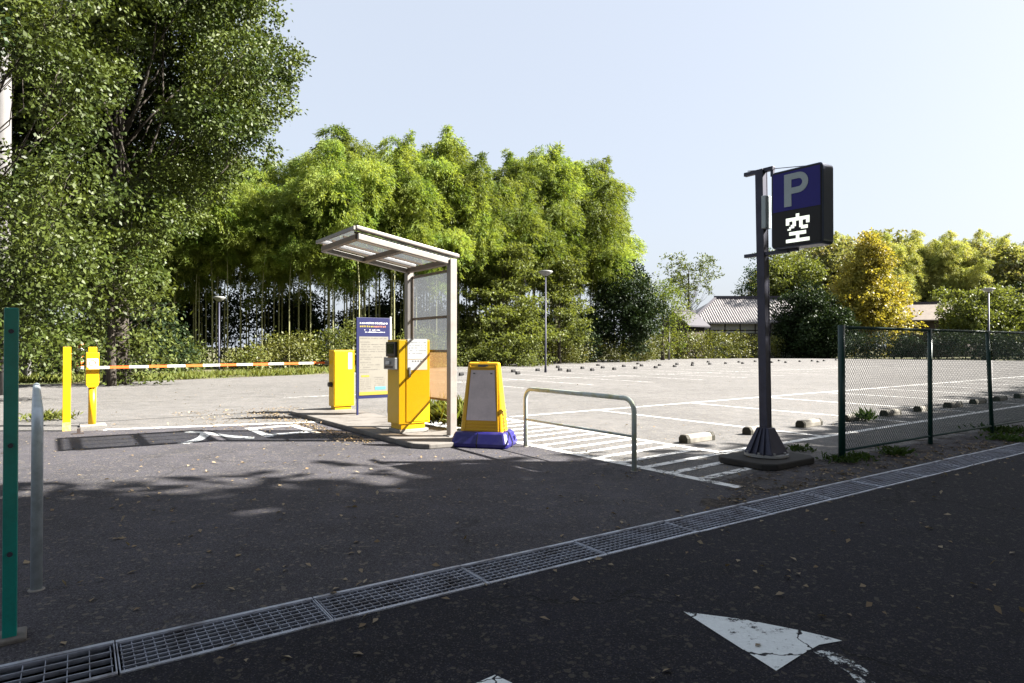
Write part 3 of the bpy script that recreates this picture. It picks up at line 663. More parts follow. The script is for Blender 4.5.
# ------------------------------------------------------------------ parking sign on its pole
pp = Vector((3.29, 8.30, 0)); sg = thing('parking_sign', 'navy and black illuminated parking sign on a dark steel pole with tapered gusset foot', 'parking sign', (pp.x, pp.y, .1))
E_ = -S     # sign reaches towards the street
def SP(e, r, z): k = -.05 * (z - .1) / 3.6; return pp + E_ * e + R * r + Z * z + Vector((k, 0, 0))
pm = MB(); pm.obb(SP(-.055, -.055, .1), E_ * .11, R * .016, SP(0, 0, 3.80) - SP(0, 0, .1)); pm.obb(SP(-.055, .04, .1), E_ * .11, R * .016, SP(0, 0, 3.80) - SP(0, 0, .1)); pm.obb(SP(-.05, -.04, .1), E_ * .10, R * .08, SP(0, 0, 3.80) - SP(0, 0, .1))
pm.build('pole', M['dark_steel'], sg, .003)
gs = MB(); a4 = [SP(-.2, -.19, .13), SP(.2, -.19, .13), SP(.2, .19, .13), SP(-.2, .19, .13)]; b4 = [SP(-.085, -.075, .46), SP(.085, -.075, .46), SP(.085, .075, .46), SP(-.085, .075, .46)]
gs.add(a4 + b4, [(3, 2, 1, 0), (4, 5, 6, 7), (0, 1, 5, 4), (1, 2, 6, 5), (2, 3, 7, 6), (3, 0, 4, 7)]); gs.build('gusset', M['dark_steel'], sg, .01)
rbm = MB()
for k in (-.1, 0, .1): rbm.add([SP(k - .006, -.195, .13), SP(k + .006, -.195, .13), SP(k * .4 + .006, -.08, .46), SP(k * .4 - .006, -.08, .46), SP(k - .006, -.23, .13), SP(k + .006, -.23, .13), SP(k * .4 + .006, -.09, .46), SP(k * .4 - .006, -.09, .46)], [(4, 5, 6, 7), (0, 4, 7, 3), (1, 2, 6, 5)])
rbm.each('gusset_rib', M['dark_steel'], sg)
fl = MB().lathe(SP(0, 0, 0), [(0, .13), (.27, .13), (.27, .10)], 24); fl.build('flange', M['grey_metal'], sg)
for k in range(8):
    a = 2 * pi * k / 8 + .2; MB().lathe(SP(.24 * cos(a), .24 * sin(a), .13), [(.016, 0), (.016, .03), (0, .03)], 6).build('bolt', M['grey_metal'], sg)
z0, z1, e0, e1, th = 2.725, 3.69, .215, .885, .12
def rrect(e0, e1, z0, z1, r, rr__):
    out = []
    for (ce, cz, a0) in ((e1 - rr__, z0 + rr__, -90), (e1 - rr__, z1 - rr__, 0), (e0 + rr__, z1 - rr__, 90), (e0 + rr__, z0 + rr__, 180)):
        for i in range(5): a = radians(a0 + 90 * i / 4); out.append((ce + rr__ * cos(a), cz + rr__ * sin(a)))
    return [SPb(e, r, z) for e, z in out]
def SPb(e, r, z): return pp + E_ * e + R * r + Z * z + Vector((-.05, 0, 0))
MB().prism(rrect(e0, e1, z0, z1, -th, .05), R * 2 * th).build('case', M['sign_case'], sg, .012)
MB().prism(rrect(e0 + .015, e1 - .015, z0 + .015, z1 - .015, -th - .008, .04), R * .0085).build('rim', M['sign_black'], sg)
zm = z0 + .455
MB().obb(SPb(e0 + .03, -th - .012, zm), E_ * (e1 - e0 - .06), R * .0035, Z * (z1 - zm - .035)).build('blue_face', M['sign_blue'], sg)
MB().obb(SPb(e0 + .03, -th - .0115, z0 + .03), E_ * (e1 - e0 - .06), R * .003, Z * (zm - z0 - .035)).build('display_face', M['sign_black'], sg)
MB().obb(SPb(e0 + .03, th + .001, zm), E_ * (e1 - e0 - .06), R * .0035, Z * (z1 - zm - .035)).build('blue_face', M['sign_blue'], sg)
MB().obb(SPb(e0 + .03, th + .001, z0 + .03), E_ * (e1 - e0 - .06), R * .003, Z * (zm - z0 - .035)).build('display_face', M['sign_black'], sg)
P_ = MB(); cx, cz0, hh_, ww_ = e0 + .185, zm + .045, .40, .10
rf = -th - .0165
def addP(poly): P_.prism([SPb(e, rf, z) for e, z in poly], R * .004)
addP([(cx, cz0), (cx + ww_ * .95, cz0), (cx + ww_ * .95, cz0 + hh_), (cx, cz0 + hh_)])
zc, ro, ri, ec = cz0 + hh_ - .125, .125, .05, cx + .185
xw = ww_ * .95 + .0
addP([(cx + xw, zc + ri), (ec, zc + ri), (ec, zc + ro), (cx + xw, zc + ro)]); addP([(cx + xw, zc - ro), (ec, zc - ro), (ec, zc - ri), (cx + xw, zc - ri)])
for i in range(12):
    a, b_ = radians(-90 + 15 * i), radians(-75 + 15 * i)
    addP([(ec + ri * cos(a), zc + ri * sin(a)), (ec + ro * cos(a), zc + ro * sin(a)), (ec + ro * cos(b_), zc + ro * sin(b_)), (ec + ri * cos(b_), zc + ri * sin(b_))])
P_.build('letter', M['sign_letter'], sg)
BM = ["                ", "       ##       ", "       ##       ", " ############## ", " ############## ", " ##  ##  ##  ## ", " ##  ##  ##  ## ", "    ###  ##     ", "   ###   #####  ", "  ##      ####  ",
      "                ", "   ##########   ", "   ##########   ", "       ##       ", "       ##       ", " ############## ", " ############## "]
kj = MB(); cw = .345 / 16; ke, kz = e0 + .185, z0 + .075 + .345
for r_, row in enumerate(BM):
    for c_, ch_ in enumerate(row):
        if ch_ == '#': kj.obb(SPb(ke + c_ * cw, -th - .0155, kz - (r_ + 1) * cw), E_ * cw * .97, R * .003, Z * cw * .97)
kj.build('lit_character', M['led'], sg)
br = MB(); br.obb(SPb(-.24, -.03, 3.76), E_ * .42, R * .06, Z * .05); br.obb(SPb(-.24, -.03, 2.68), E_ * .62, R * .06, Z * .045)
br.tube([SPb(-.2, 0, 3.83), SPb(.62, 0, 3.715)], .006, 5); br.obb(SPb(.14, -.02, 3.68), E_ * .04, R * .04, Z * .1); br.obb(SPb(.2, -.02, 2.69), E_ * .3, R * .05, Z * .05)
br.each('bracket', M['dark_steel'], sg, .004)
MB().obb(SPb(.055, -.09, 3.02), E_ * .065, R * .13, Z * .42).build('junction_box', M['sign_letter'], sg, .008)
pd = MB(); po = [(-.42, -.42), (-.30, -.55), (.30, -.55), (.42, -.42), (.42, .42), (.30, .55), (-.30, .55), (-.42, .42)]
pd.prism([pp + S * a + R * b_ + Z * .004 for a, b_ in po], Z * .085); tag(pd.build('sign_footing', paint('dark_footing_concrete', (.035, .033, .03), .9, 0, .35, 4, bmp=.5), bevel=.02), 'dark chamfered concrete footing slab under the parking sign pole', 'footing')  # slab in one dark tone, darker than the other concrete

# ------------------------------------------------------------------ chain-link fence
f0 = Vector((4.35, 8.45, 0)); FD = Vector((.83, .557, 0)).normalized(); FN = Vector((-FD.y, FD.x, 0))
fc = thing('chain_link_fence', 'dark green chain-link fence with round posts, the third one leaning', 'fence', tuple(f0))
ts = [0, 2.5, 4.8, 7.2, 9.6, 12.0]; FH = 1.76
for i, t_ in enumerate(ts):
    a = f0 + FD * t_; ln = -FD * .17 if i == 2 else Vector()
    r_ = .044 if i == 0 else .033
    m_ = MB(); m_.tube([a - Z * .05, a + ln + Z * (FH + (.03 if i == 0 else .015))], r_, 12); m_.build('fence_post', M['green_fence'], fc, smooth=True)
m_ = MB(); m_.tube([f0 + Z * FH, f0 + FD * 12 + Z * FH], .021, 10); m_.build('top_rail', M['green_fence'], fc, smooth=True)
m_ = MB(); m_.tube([f0 + Z * .13, f0 + FD * 12 + Z * .13], .016, 8); m_.build('bottom_rail', M['green_fence'], fc, smooth=True)
def wire(mb, a, b, w=.0024):
    d = (b - a).normalized(); n1 = d.cross(FN).normalized() * w; n2 = FN * w
    mb.add([a + n1, a + n2, a - n1, a - n2, b + n1, b + n2, b - n1, b - n2], [(0, 1, 5, 4), (1, 2, 6, 5), (2, 3, 7, 6), (3, 0, 4, 7)])
mp_ = .056
for i in range(5):
    a0_, a1_ = ts[i] + .04, ts[i + 1] - .04; W_ = a1_ - a0_; zb_, zt_ = .13, FH; Hh = zt_ - zb_; mb = MB(); sl_ = 1.15
    step = mp_ * 1.0; n0 = int((Hh / sl_) / step) + 1
    for s_ in (1, -1):
        for k in range(-n0, int(W_ / step) + n0):
            x0 = k * step; xa, xb = x0, x0 + Hh / sl_ ; za, zb2 = 0, Hh
            if xa < 0: za = -xa * sl_; xa = 0
            if xb > W_: zb2 = Hh - (xb - W_) * sl_; xb = W_
            if xa >= W_ or xb <= 0 or zb2 <= za: continue
            if s_ < 0: xa, xb = W_ - xa, W_ - xb
            wire(mb, f0 + FD * (a0_ + xa) + Z * (zb_ + za) + FN * .002 * s_, f0 + FD * (a0_ + xb) + Z * (zb_ + zb2) + FN * .002 * s_)
    mb.build('mesh', M['green_fence'], fc)

# ------------------------------------------------------------------ wheel stops
def stop_mesh(L, W, Hh, mat, name):
    mb = MB(); pr_ = [(0, 0), (W, 0), (W, Hh * .55), (W * .72, Hh), (W * .28, Hh), (0, Hh * .55)]
    mb.prism([Vector((0, y, z)) for y, z in pr_], Vector((L, 0, 0))); o = mb.build(name, mat, bevel=.008, loc=(0, 0, 0)); return o
ws = thing('wheel_stop', 'concrete wheel stop nearest the hatched bay, leftmost of the near row', 'wheel stop', (0, 0, 0), 'concrete wheel stops in the near parking row')
bd = MB(); pr_ = [(0, 0), (.17, 0), (.17, .075), (.135, .125), (.035, .125), (0, .075)]; bd.prism([Vector((.075, y, z)) for y, z in pr_], Vector((.55, 0, 0))); bd.build('block', M['stop_concrete'], ws, .008)
bd = MB(); bd.prism([Vector((0, y - .002, z * 1.02)) for y, z in pr_], Vector((.0745, 0, 0))); bd.prism([Vector((.6255, y - .002, z * 1.02)) for y, z in pr_], Vector((.0745, 0, 0))); bd.each('end_cap', paint('dark_cap', (.030, .027, .015), .8, 0, .3, 10), ws, .006)  # both ends coloured darker than the block
labs = ['second concrete wheel stop from the left, just left of the sign pole', 'third concrete wheel stop, just right of the sign pole', 'fourth concrete wheel stop, left of the first fence post', 'wheel stop seen through the mesh right of the first fence post, weed growing beside it',
        'wheel stop through the mesh left of the second fence post', 'wheel stop seen through the mesh just right of the second fence post', 'wheel stop seen left of the leaning fence post', 'wheel stop seen right of the leaning fence post', 'wheel stop near the right edge, in the shade', 'farthest shaded wheel stop of the near row', 'wheel stop beyond the right edge of the fence panel', 'last wheel stop of the near row']
rot = math.atan2(R.y, R.x); rr_ = random.Random(5)
for i in range(13):
    o = ws if i == 0 else copy_tree(ws); p = RC(7.98 + 1.655 * i, -6.42); o.location = p + Z * .006; o.rotation_euler.z = rot + rr_.uniform(-.04, .04)
    if i: o['label'] = labs[i - 1]
fs0 = None
far = [(464, 376), (516, 372.4), (520.7, 374.6), (540, 371.3), (562.5, 370.8), (571.5, 372), (585, 369), (595, 371), (605, 368.6), (617, 370), (626, 367), (638, 369), (643.7, 366.4), (658, 368.3), (662, 366), (677, 367.2), (679, 365), (695, 366), (695, 363.8), (712, 364.8), (728, 364), (741, 362.7), (745, 364), (757, 362), (774, 363), (781, 361.3), (788, 363), (802, 362), (814, 361.5), (826, 361.3), (838, 360.5), (820, 362.5), (600, 366), (560, 368), (640, 364.5), (710, 362.6)]
for i, (x, y) in enumerate(far):
    if fs0 is None:
        fs0 = stop_mesh(.24, .17, .17, M['rubber'], 'far_wheel_stop'); tag(fs0, 'small black wheel stop in the distant rows across the lot', 'wheel stop', 'black wheel stops far across the lot'); o = fs0
    else: o = fs0.copy(); COL.objects.link(o)
    p = gp(x, y); o.location = (p.x - .2, p.y, .005); o.rotation_euler.z = rot + rr_.uniform(-.1, .1)

# ------------------------------------------------------------------ lamp posts and poles in the lot
def lamp(label, x, y, h, r=.06, head=.42):
    t = thing('lamp_post', label, 'lamp post', (x, y, 0), 'disc-headed lamp posts round the lot'); b_ = Vector((x, y, 0))
    m_ = MB(); m_.tube([b_, b_ + Z * .4, b_ + Z * (h - .3)], [r * 1.3, r, r * .8], 10); m_.build('pole', M['dark_steel'], t, smooth=True)
    m_ = MB(); m_.lathe(b_, [(.05, h - .33), (head * .45, h - .28), (head, h - .10), (head * 1.02, h - .04), (head * .6, h), (0, h + .02)], 20); m_.build('lamp_head', M['lamp_white'], t, smooth=True)
p = gp(545.5, 372.5); lamp('tall disc-headed lamp post right of the shelter, in front of the layered tree', p.x, p.y, 6.0)
p = gp(219, 371); lamp('thin disc-headed lamp post behind the striped barrier arm', p.x * .98, p.y * .98, 4.6, .06, .36)
lamp('pale lamp post far right behind the chain-link fence', 38.0, 51.0, 6.2, .07, .45)
p = gp(566, 358.6); m_ = MB(); p = p * .93; m_.tube([p, p + Z * 4.0], .09, 8); tag(m_.build('slim_pole', M['grey_metal'], smooth=True), 'slim grey pole standing before the dark round tree', 'pole')
p = gp(669, 359.5); m_ = MB(); p = p * .97; m_.tube([p, p + Z * 5.0], .11, 8); tag(m_.build('white_pole', M['pole_concrete'], smooth=True), 'pale pole standing in the hedge left of the tiled house', 'pole')
up_ = thing('utility_pole', 'pale concrete utility pole glimpsed through leaves at the top left', 'utility pole', (-15.95, 20.0, 0))
m_ = MB(); m_.tube([(-15.95, 20.0, 0), (-15.95, 20.0, 12)], [.24, .20], 14); m_.build('pole', M['pole_concrete'], up_, smooth=True)
m_ = MB(); 
for z in (6.6, 7.6): m_.tube([(-15.95, 20.0, z), (-15.95, 20.0, z + .06)], .235, 14)
m_.each('band', M['grey_metal'], up_)

# ------------------------------------------------------------------ houses
def wall_box(x0, x1, y0, y1, z0, z1, mat, parent, name='wall'): return MB().box(x0, x1, y0, y1, z0, z1).build(name, mat, parent)
hs = thing('tiled_house', 'long old house with grey tiled hipped roof and white plaster wall behind the hedge', 'house', (36, 93, 0))
x0, x1, yf, yb, ze, zr = 25.6, 47.5, 92.2, 104, 5.05, 8.9; rx0, rx1, ry = 31.2, 43.5, 98
rf_ = MB(); V_ = [(x0, yf, ze), (x1, yf, ze), (x1, yb, ze), (x0, yb, ze), (rx0, ry, zr), (rx1, ry, zr)]
V2 = [(a, b_, c - .22) for a, b_, c in V_]
rf_.add(V_, [(0, 1, 5, 4), (1, 2, 5), (2, 3, 4, 5), (3, 0, 4)]); rf_.add(V2, [(4, 5, 1, 0), (5, 2, 1), (5, 4, 3, 2), (4, 0, 3)]); rf_.add([V_[0], V_[1], V_[2], V_[3], V2[0], V2[1], V2[2], V2[3]], [(0, 4, 5, 1), (1, 5, 6, 2), (2, 6, 7, 3), (3, 7, 4, 0)])
roof = rf_.build('roof', M['tile'], hs)
tl = MB()
for i in range(60):
    x = x0 + .2 + (x1 - x0 - .4) * i / 59; 
    yt = ry - .1; 
    xt0 = (x - x0) / (rx0 - x0) if x < rx0 else ((x1 - x) / (x1 - rx1) if x > rx1 else 1.0)
    yt = yf + (ry - yf) * min(1, xt0); zt = ze + (zr - ze) * min(1, xt0); tl.tube([(x, yf - .02, ze + .03), (x, yt, zt + .03)], .07, 5, True)
tl.build('tile_ridges', M['tile'], roof)
rd = MB(); rd.box(rx0 - .2, rx1 + .2, ry - .22, ry + .22, zr - .05, zr + .42); rd.tube([(rx0, ry, zr + .15), (x0, yf, ze + .1)], .2, 6); rd.tube([(rx1, ry, zr + .15), (x1, yf, ze + .1)], .2, 6); rd.build('ridge', M['dark_tile'], roof)
wall_box(x0 + 1, x1 - 1, yf + 1.1, yb - 1, 0, ze - .1, M['plaster'], hs)
tb = MB()
for i in range(10): x = x0 + 1 + (x1 - x0 - 2.15) * i / 9; tb.box(x, x + .15, yf + 1.04, yf + 1.12, 0, ze - .15)
tb.box(x0 + 1, x1 - 1, yf + 1.02, yf + 1.115, 3.85, 4.0); tb.box(x0 + 1, x1 - 1, yf + .98, yf + 1.115, 2.4, 3.5); tb.build('timber_frame', M['timber'], hs)
def gable_house(label, c, L, W, zE, zR, ang, group=None, tile=M['tile'], wall=M['timber']):
    t = thing('small_house', label, 'house', c); c = Vector(c); a = Vector((cos(ang), sin(ang), 0)); n_ = Vector((-a.y, a.x, 0))
    r_ = MB(); q = lambda u, v, z: c + a * u + n_ * v + Z * z
    r_.prism([q(-L, -W, zE), q(-L, 0, zR), q(-L, W, zE), q(-L, W, zE - .2), q(-L, 0, zR - .25), q(-L, -W, zE - .2)], a * 2 * L); ro_ = r_.build('roof', tile, t)
    m_ = MB(); m_.obb(q(-L - .1, -.15, zR - .05), a * (2 * L + .2), n_ * .3, Z * .3); m_.build('ridge', M['dark_tile'], ro_)
    m_ = MB(); m_.prism([q(-L + .5, -W + .6, 0), q(-L + .5, W - .6, 0), q(-L + .5, W - .6, zE), q(-L + .5, 0, zR - .4), q(-L + .5, -W + .6, zE)], a * (2 * L - 1)); m_.build('wall', wall, t); return t
gable_house('low dark-walled annexe with gabled tile roof at the left end of the tiled house', (24.6, 91.5, 0), 2.6, 2.6, 4.5, 6.6, radians(40), tile=M['dark_tile'])
gable_house('small brown tiled roof just right of the yellow tree', (64.0, 100, 0), 4.5, 4.5, 5.6, 8.3, radians(-20), tile=paint('brown_tile', (.24, .2, .17), .7, 0, .3, 1.6), wall=M['timber'])
gable_house('low pale roof slope behind the rounded shrub tree at the right', (72.0, 104, 0), 4.0, 4, 5.8, 8.1, radians(30), tile=paint('pale_tile', (.33, .33, .36), .7, 0, .3, 1.6), wall=M['timber'])
gable_house('dark tiled roof behind the trees at the right edge', (88, 107, 0), 8, 6, 8.6, 12.2, radians(0), tile=paint('slate_tile', (.16, .15, .19), .7, 0, .3, 1.6), wall=M['timber'])

# ------------------------------------------------------------------ trees
# big evergreen at the left
def thin_front(base, cl):
    out = []
    for c in cl:
        x, y, z = base[0] + c[0], base[1] + c[1], c[2]; px, py = 512 + F * x / y, H0 - F * (z - 1.5) / y; rp = c[3] / y * F
        if base[1] > 20 and y < 27 and ((px - 108) / 88) ** 2 + ((py - 115) / 105) ** 2 < 1 and (c[0] * 7.3 + c[2] * 3.1) % 1 > .22: continue   # recess in the crown
        if y < 21.5 and px < 22 + rp and 68 - rp < py < 146 + rp: continue
        if base[1] > 20 and px + rp * .8 > np.interp(py, [-60, 0, 40, 100, 150, 190, 230, 400], [262, 285, 303, 292, 268, 215, 168, 160]): continue
        out.append(c)
    return out
def big_tree(name, label, base, rx, ry, z0, z1, n, r, seed, mat, L, W, spr, per, th, tr, extra=[], **kw):
    return plant(name, label, 'tree', base, tree_mesh_parts(th, tr, thin_front(base, blob_clumps(rx, ry, z0, z1, n, r, seed, **kw)) + extra if rx > 4 else blob_clumps(rx, ry, z0, z1, n, r, seed, **kw), L, W, spr, per, seed, droop=.35, flatz=.66, spread=.20), mat)
rq = random.Random(12); back = []
for k in range(60):
    d = rq.uniform(27.5, 30.5); px, py = rq.uniform(0, 205), rq.uniform(-40, 240); back.append(((px - 512) / F * d + 16, d - 26, 1.5 - (py - H0) / F * d, rq.uniform(1.2, 1.7)))
for k in range(26):      # dense sunward lobe
    d = rq.uniform(22.5, 29); py = rq.uniform(-160, 150); px = rq.uniform(190, np.interp(py, [0, 40, 100, 150], [262, 276, 268, 240])); back.append(((px - 512) / F * d + 16, d - 26, 1.5 - (py - H0) / F * d, rq.uniform(1.0, 1.4)))
big_tree('evergreen_tree', 'huge broad-leaved evergreen filling the upper left, its crown overhanging the lot', (-16.0, 26, 0), 7.6, 6.5, 3.2, 21, 215, 1.3, 21, M['leaf_big'], .155, .075, 42, 16, 15, .42, back, hollow=.35)
big_tree('evergreen_tree', 'second large evergreen at the left edge with lower hanging foliage', (-24.5, 27, 0), 7.5, 5, 1.8, 19, 100, 1.5, 22, M['leaf_big'], .155, .075, 38, 17, 13, .38, hollow=.35)
big_tree('evergreen_tree', 'nearer glossy-leaved tree reaching in from beyond the upper left corner', (-15.2, 13.4, 0), 4.4, 3.4, 5.2, 13, 60, 1.1, 23, M['leaf_near'], .125, .06, 36, 16, 9, .25, hollow=.3)
big_tree('olive_tree', 'pale olive-green bushy tree low at the left edge above the concrete post', (-20.5, 25.5, 0), 4.6, 2.6, 1.2, 7.6, 42, 1.2, 24, M['leaf_olive'], .19, .08, 16, 16, 5, .18)
big_tree('olive_tree', 'loose olive-green tree under the big evergreen, left of the lamp post', (-15.4, 24.6, 0), 2.9, 1.6, 2.2, 8.0, 30, 1.0, 25, M['leaf_olive'], .19, .08, 14, 16, 7, .16)

rq = random.Random(8); cl = []
for k in range(400):
    px, py, d = rq.uniform(-30, 75), rq.uniform(-40, 350), rq.uniform(15.0, 18.2)
    if 52 < py < 165 and px < 55: continue
    if py > 160 and px > 100: continue
    x, z = (px - 512) / F * d, 1.5 - (py - H0) / F * d
    if z < 1.2: continue
    cl.append((x + 15.6, d - 17.4, z, rq.uniform(.7, 1.1)))
    if len(cl) > 62: break
plant('evergreen_tree', 'leafy tree at the left edge whose branches part round the utility pole', 'tree', (-15.6, 17.4, 0), tree_mesh_parts(9, .2, cl, .13, .06, 38, 15, 26, droop=.35, flatz=.6, spread=.22), M['leaf_big'])
# bamboo
bv = []
for i in range(12):
    crown, mb = bamboo_parts(15.4 + 1.4 * sin(i * 2.1), 100 + i, 1.0, .46 + .08 * sin(i * 1.7))
    cm = np_mesh('foliage', crown, 4); cm.materials.append(M['leaf_bamboo'])
    me = bpy.data.meshes.new('culm'); me.from_pydata(mb.v, [], mb.f); me.update(); me.materials.append(M['culm']); bv.append((cm, me, float(crown[:, 2].max())))
cf = []
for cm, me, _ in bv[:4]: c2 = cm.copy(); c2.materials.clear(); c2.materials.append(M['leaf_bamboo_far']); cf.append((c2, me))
def bamboo(v, x, y, s, rz, label, group):
    t = bpy.data.objects.new('bamboo', None); COL.objects.link(t); t.location = (x, y, -.06); t.rotation_euler.z = rz; t.scale = (s, s, s); t.empty_display_size = .2
    tag(t, label, 'bamboo', group)
    for nm, me in (('foliage', v[0]), ('culm', v[1])): o = bpy.data.objects.new(nm, me); COL.objects.link(o); o.parent = t
edge = [(-30, 43), (-21, 44), (-10, 45.5), (-4, 51), (1, 58), (7, 64), (12, 69)]
rb = random.Random(9); seg = []
for (a, b_) in zip(edge[:-1], edge[1:]): seg.append((Vector((*a, 0)), Vector((*b_, 0))))
tot = sum((b_ - a).length for a, b_ in seg); cnt = 0
for row in range(5):
    sstep = [1.8, 1.7, 1.8, 2.0, 2.3][row]; u = rb.random()
    while u < tot:
        q = u
        for a, b_ in seg:
            l = (b_ - a).length
            if q <= l: break
            q -= l
        p = a.lerp(b_, min(1, q / l)); d = (b_ - a).normalized(); n_ = Vector((-d.y, d.x, 0)); p = p + n_ * (row * 1.9 + rb.uniform(-.7, .7))
        px = p.x / p.y * F + 512
        vi = rb.randrange(12); ty = float(np.interp(px, [100, 200, 260, 290, 330, 352, 385, 420, 450, 475, 505, 530, 560, 592, 620, 645, 668], [190, 172, 150, 140, 150, 136, 122, 148, 140, 148, 166, 152, 146, 150, 176, 205, 240]))
        hh = (1.5 + (H0 - ty) / F * p.y) / bv[vi][2] * (rb.uniform(.84, .99) + .055 * sin(px * .13 + row) + .04 * sin(px * .057 + 2) + (.06 if rb.random() < .12 else 0))
        _ = .95 + .15 * sin(p.x * .75 + row) * sin(p.x * .31 + 1.3) + rb.uniform(-.06, .08)
        if hh > .45: bamboo(bv[vi], p.x, p.y, hh, rb.uniform(0, 6.28), 'tall slender bamboo with yellow-green plumes in the dense grove behind the lot', 'bamboo in the grove behind the parking lot'); cnt += 1
        u += sstep * rb.uniform(.6, 1.4)
print('bamboo', cnt)
# far right grove
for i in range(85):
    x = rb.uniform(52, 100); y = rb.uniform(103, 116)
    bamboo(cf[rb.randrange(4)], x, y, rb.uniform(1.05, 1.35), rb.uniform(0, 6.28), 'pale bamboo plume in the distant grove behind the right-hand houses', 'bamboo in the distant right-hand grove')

# layered green tree, dark round tree, others
rl = random.Random(31)
lay = []
for i in range(15):
    z = 1.2 + 8.2 * i / 14; rad = 4.6 * (1 - .55 * i / 14)
    for k in range(6):
        a = rl.uniform(0, 6.28); q = rl.uniform(.25, 1) * rad; lay.append((cos(a) * q, sin(a) * q, z + rl.uniform(-.2, .2), 1.15, .22))
plant('layered_tree', 'light green tree with flat tiers of foliage right of the shelter', 'tree', (-.8, 52.5, 0), tree_mesh_parts(9, .16, lay, .26, .13, 17, 12, 32, spread=.18, flat=2.0), M['leaf_layer'])
plant('layered_tree', 'smaller tiered green tree leaning over the tall lamp post', 'tree', (4.2, 57.0, 0), tree_mesh_parts(8, .14, [(a * .75, b_ * .75, c * .85 + 1, r_, q) for a, b_, c, r_, q in lay[::2]], .26, .13, 17, 12, 33, spread=.18, flat=2.0), M['leaf_layer'])
def rtree(name, label, base, rx, z0, z1, n, r, seed, mat, L=.26, W=.14, spr=9, per=14, th=None, tr=.2, taper=0.0, cat='tree', group=None, hollow=.45):
    return plant(name, label, cat, base, tree_mesh_parts(th or z1 * .75, tr, blob_clumps(rx, rx * .8, z0, z1, n, r, seed, taper, hollow), L, W, spr, per, seed), mat, group)
rtree('camellia_tree', 'dark grey-green rounded tree at the right end of the bamboo grove', (11.3, 65, 0), 3.6, .6, 9.2, 46, 1.35, 41, M['leaf_dark'], L=.25, W=.14, spr=18)
rtree('camellia_tree', 'small dark bush tree beside the slim grey pole', (6.0, 62.5, 0), 2.4, .4, 6.0, 24, 1.1, 42, M['leaf_dark'], L=.25, W=.14, spr=18)
rtree('leafy_tree', 'yellow-green loose tree just left of the tiled house', (17.2, 73, 0), 3.0, .6, 10.5, 30, 1.2, 43, M['leaf_bamboo'], L=.26, W=.09, spr=9, taper=.4)
rtree('sparse_tree', 'tall sparse tree with bare dark trunk rising behind the tiled roof', (31, 112, 0), 5.6, 8.5, 18.5, 38, 1.3, 44, M['leaf_olive'], L=.34, W=.2, spr=5.5, per=10, tr=.32, th=15)
rtree('cedar_tree', 'dark conical cedar behind the tiled roof, left of the sign pole', (46, 118, 0), 5.2, 5, 19.0, 46, 1.7, 45, M['leaf_cedar'], L=.34, W=.15, spr=6, taper=.6)
rtree('yellow_tree', 'broad conical tree turned golden yellow, left of the fence', (50.6, 91, 0), 8.2, .8, 18.2, 150, 1.5, 46, M['leaf_yellow'], L=.34, W=.2, spr=8, taper=.86, tr=.22, hollow=.3, th=15)
rtree('dark_evergreen', 'dark bushy evergreen just right of the sign pole', (41.2, 89, 0), 4.8, .5, 9.6, 44, 1.7, 47, M['leaf_dark'], L=.34, W=.2, spr=12)
rtree('dark_evergreen', 'second dark evergreen between sign pole and yellow tree', (42.6, 87, 0), 3.4, .3, 6.6, 32, 1.5, 48, M['leaf_dark'], L=.34, W=.2, spr=12)
rtree('leafy_tree', 'green tree behind the sign box, left of the yellow tree', (44.5, 101, 0), 6.0, 3, 16.5, 44, 1.9, 49, M['leaf_layer'], L=.36, W=.2, spr=10)
rtree('shrub_tree', 'rounded green shrub tree at the right above the leaning fence post', (60.5, 82, 0), 6.0, 1.0, 9.0, 60, 1.5, 50, M['leaf_layer'], L=.32, W=.18, spr=12)
rtree('dark_evergreen', 'dark evergreen at the right edge above the fence', (68, 84, 0), 5.5, .5, 8.6, 44, 1.6, 51, M['leaf_dark'], L=.34, W=.2, spr=12)
rtree('dark_evergreen', 'dark tree mass beside the slate roof at the right edge', (84, 112, 0), 7.5, 3, 14.5, 44, 2.2, 52, M['leaf_cedar'], L=.4, W=.2, spr=4.5)
far_l = ['pale-topped woodland tree directly behind the sign box', 'pale woodland tree behind the golden tree', 'tallest bare-tipped woodland tree behind the golden tree', 'russet-tipped woodland tree right of the golden tree', 'woodland tree above the brown roof', 'woodland tree above the slate roof', 'tall woodland tree at the right edge', 'woodland tree left of the sign pole, low on the skyline']
for i, (x, y, rad, h) in enumerate([(53, 106, 4.5, 18), (60, 112, 5.5, 21), (67, 114, 5.5, 21.5), (77, 110, 5, 20), (82, 104, 4.5, 15.5), (87, 109, 5, 17), (99, 116, 6, 20), (49, 120, 5, 14)]):
    rtree('woodland_tree', far_l[i], (x, y, 0), rad, 3, h + 1, 50, 2.2, 60 + i, M['leaf_pale'], L=.46, W=.28, spr=6, per=12, tr=.25)
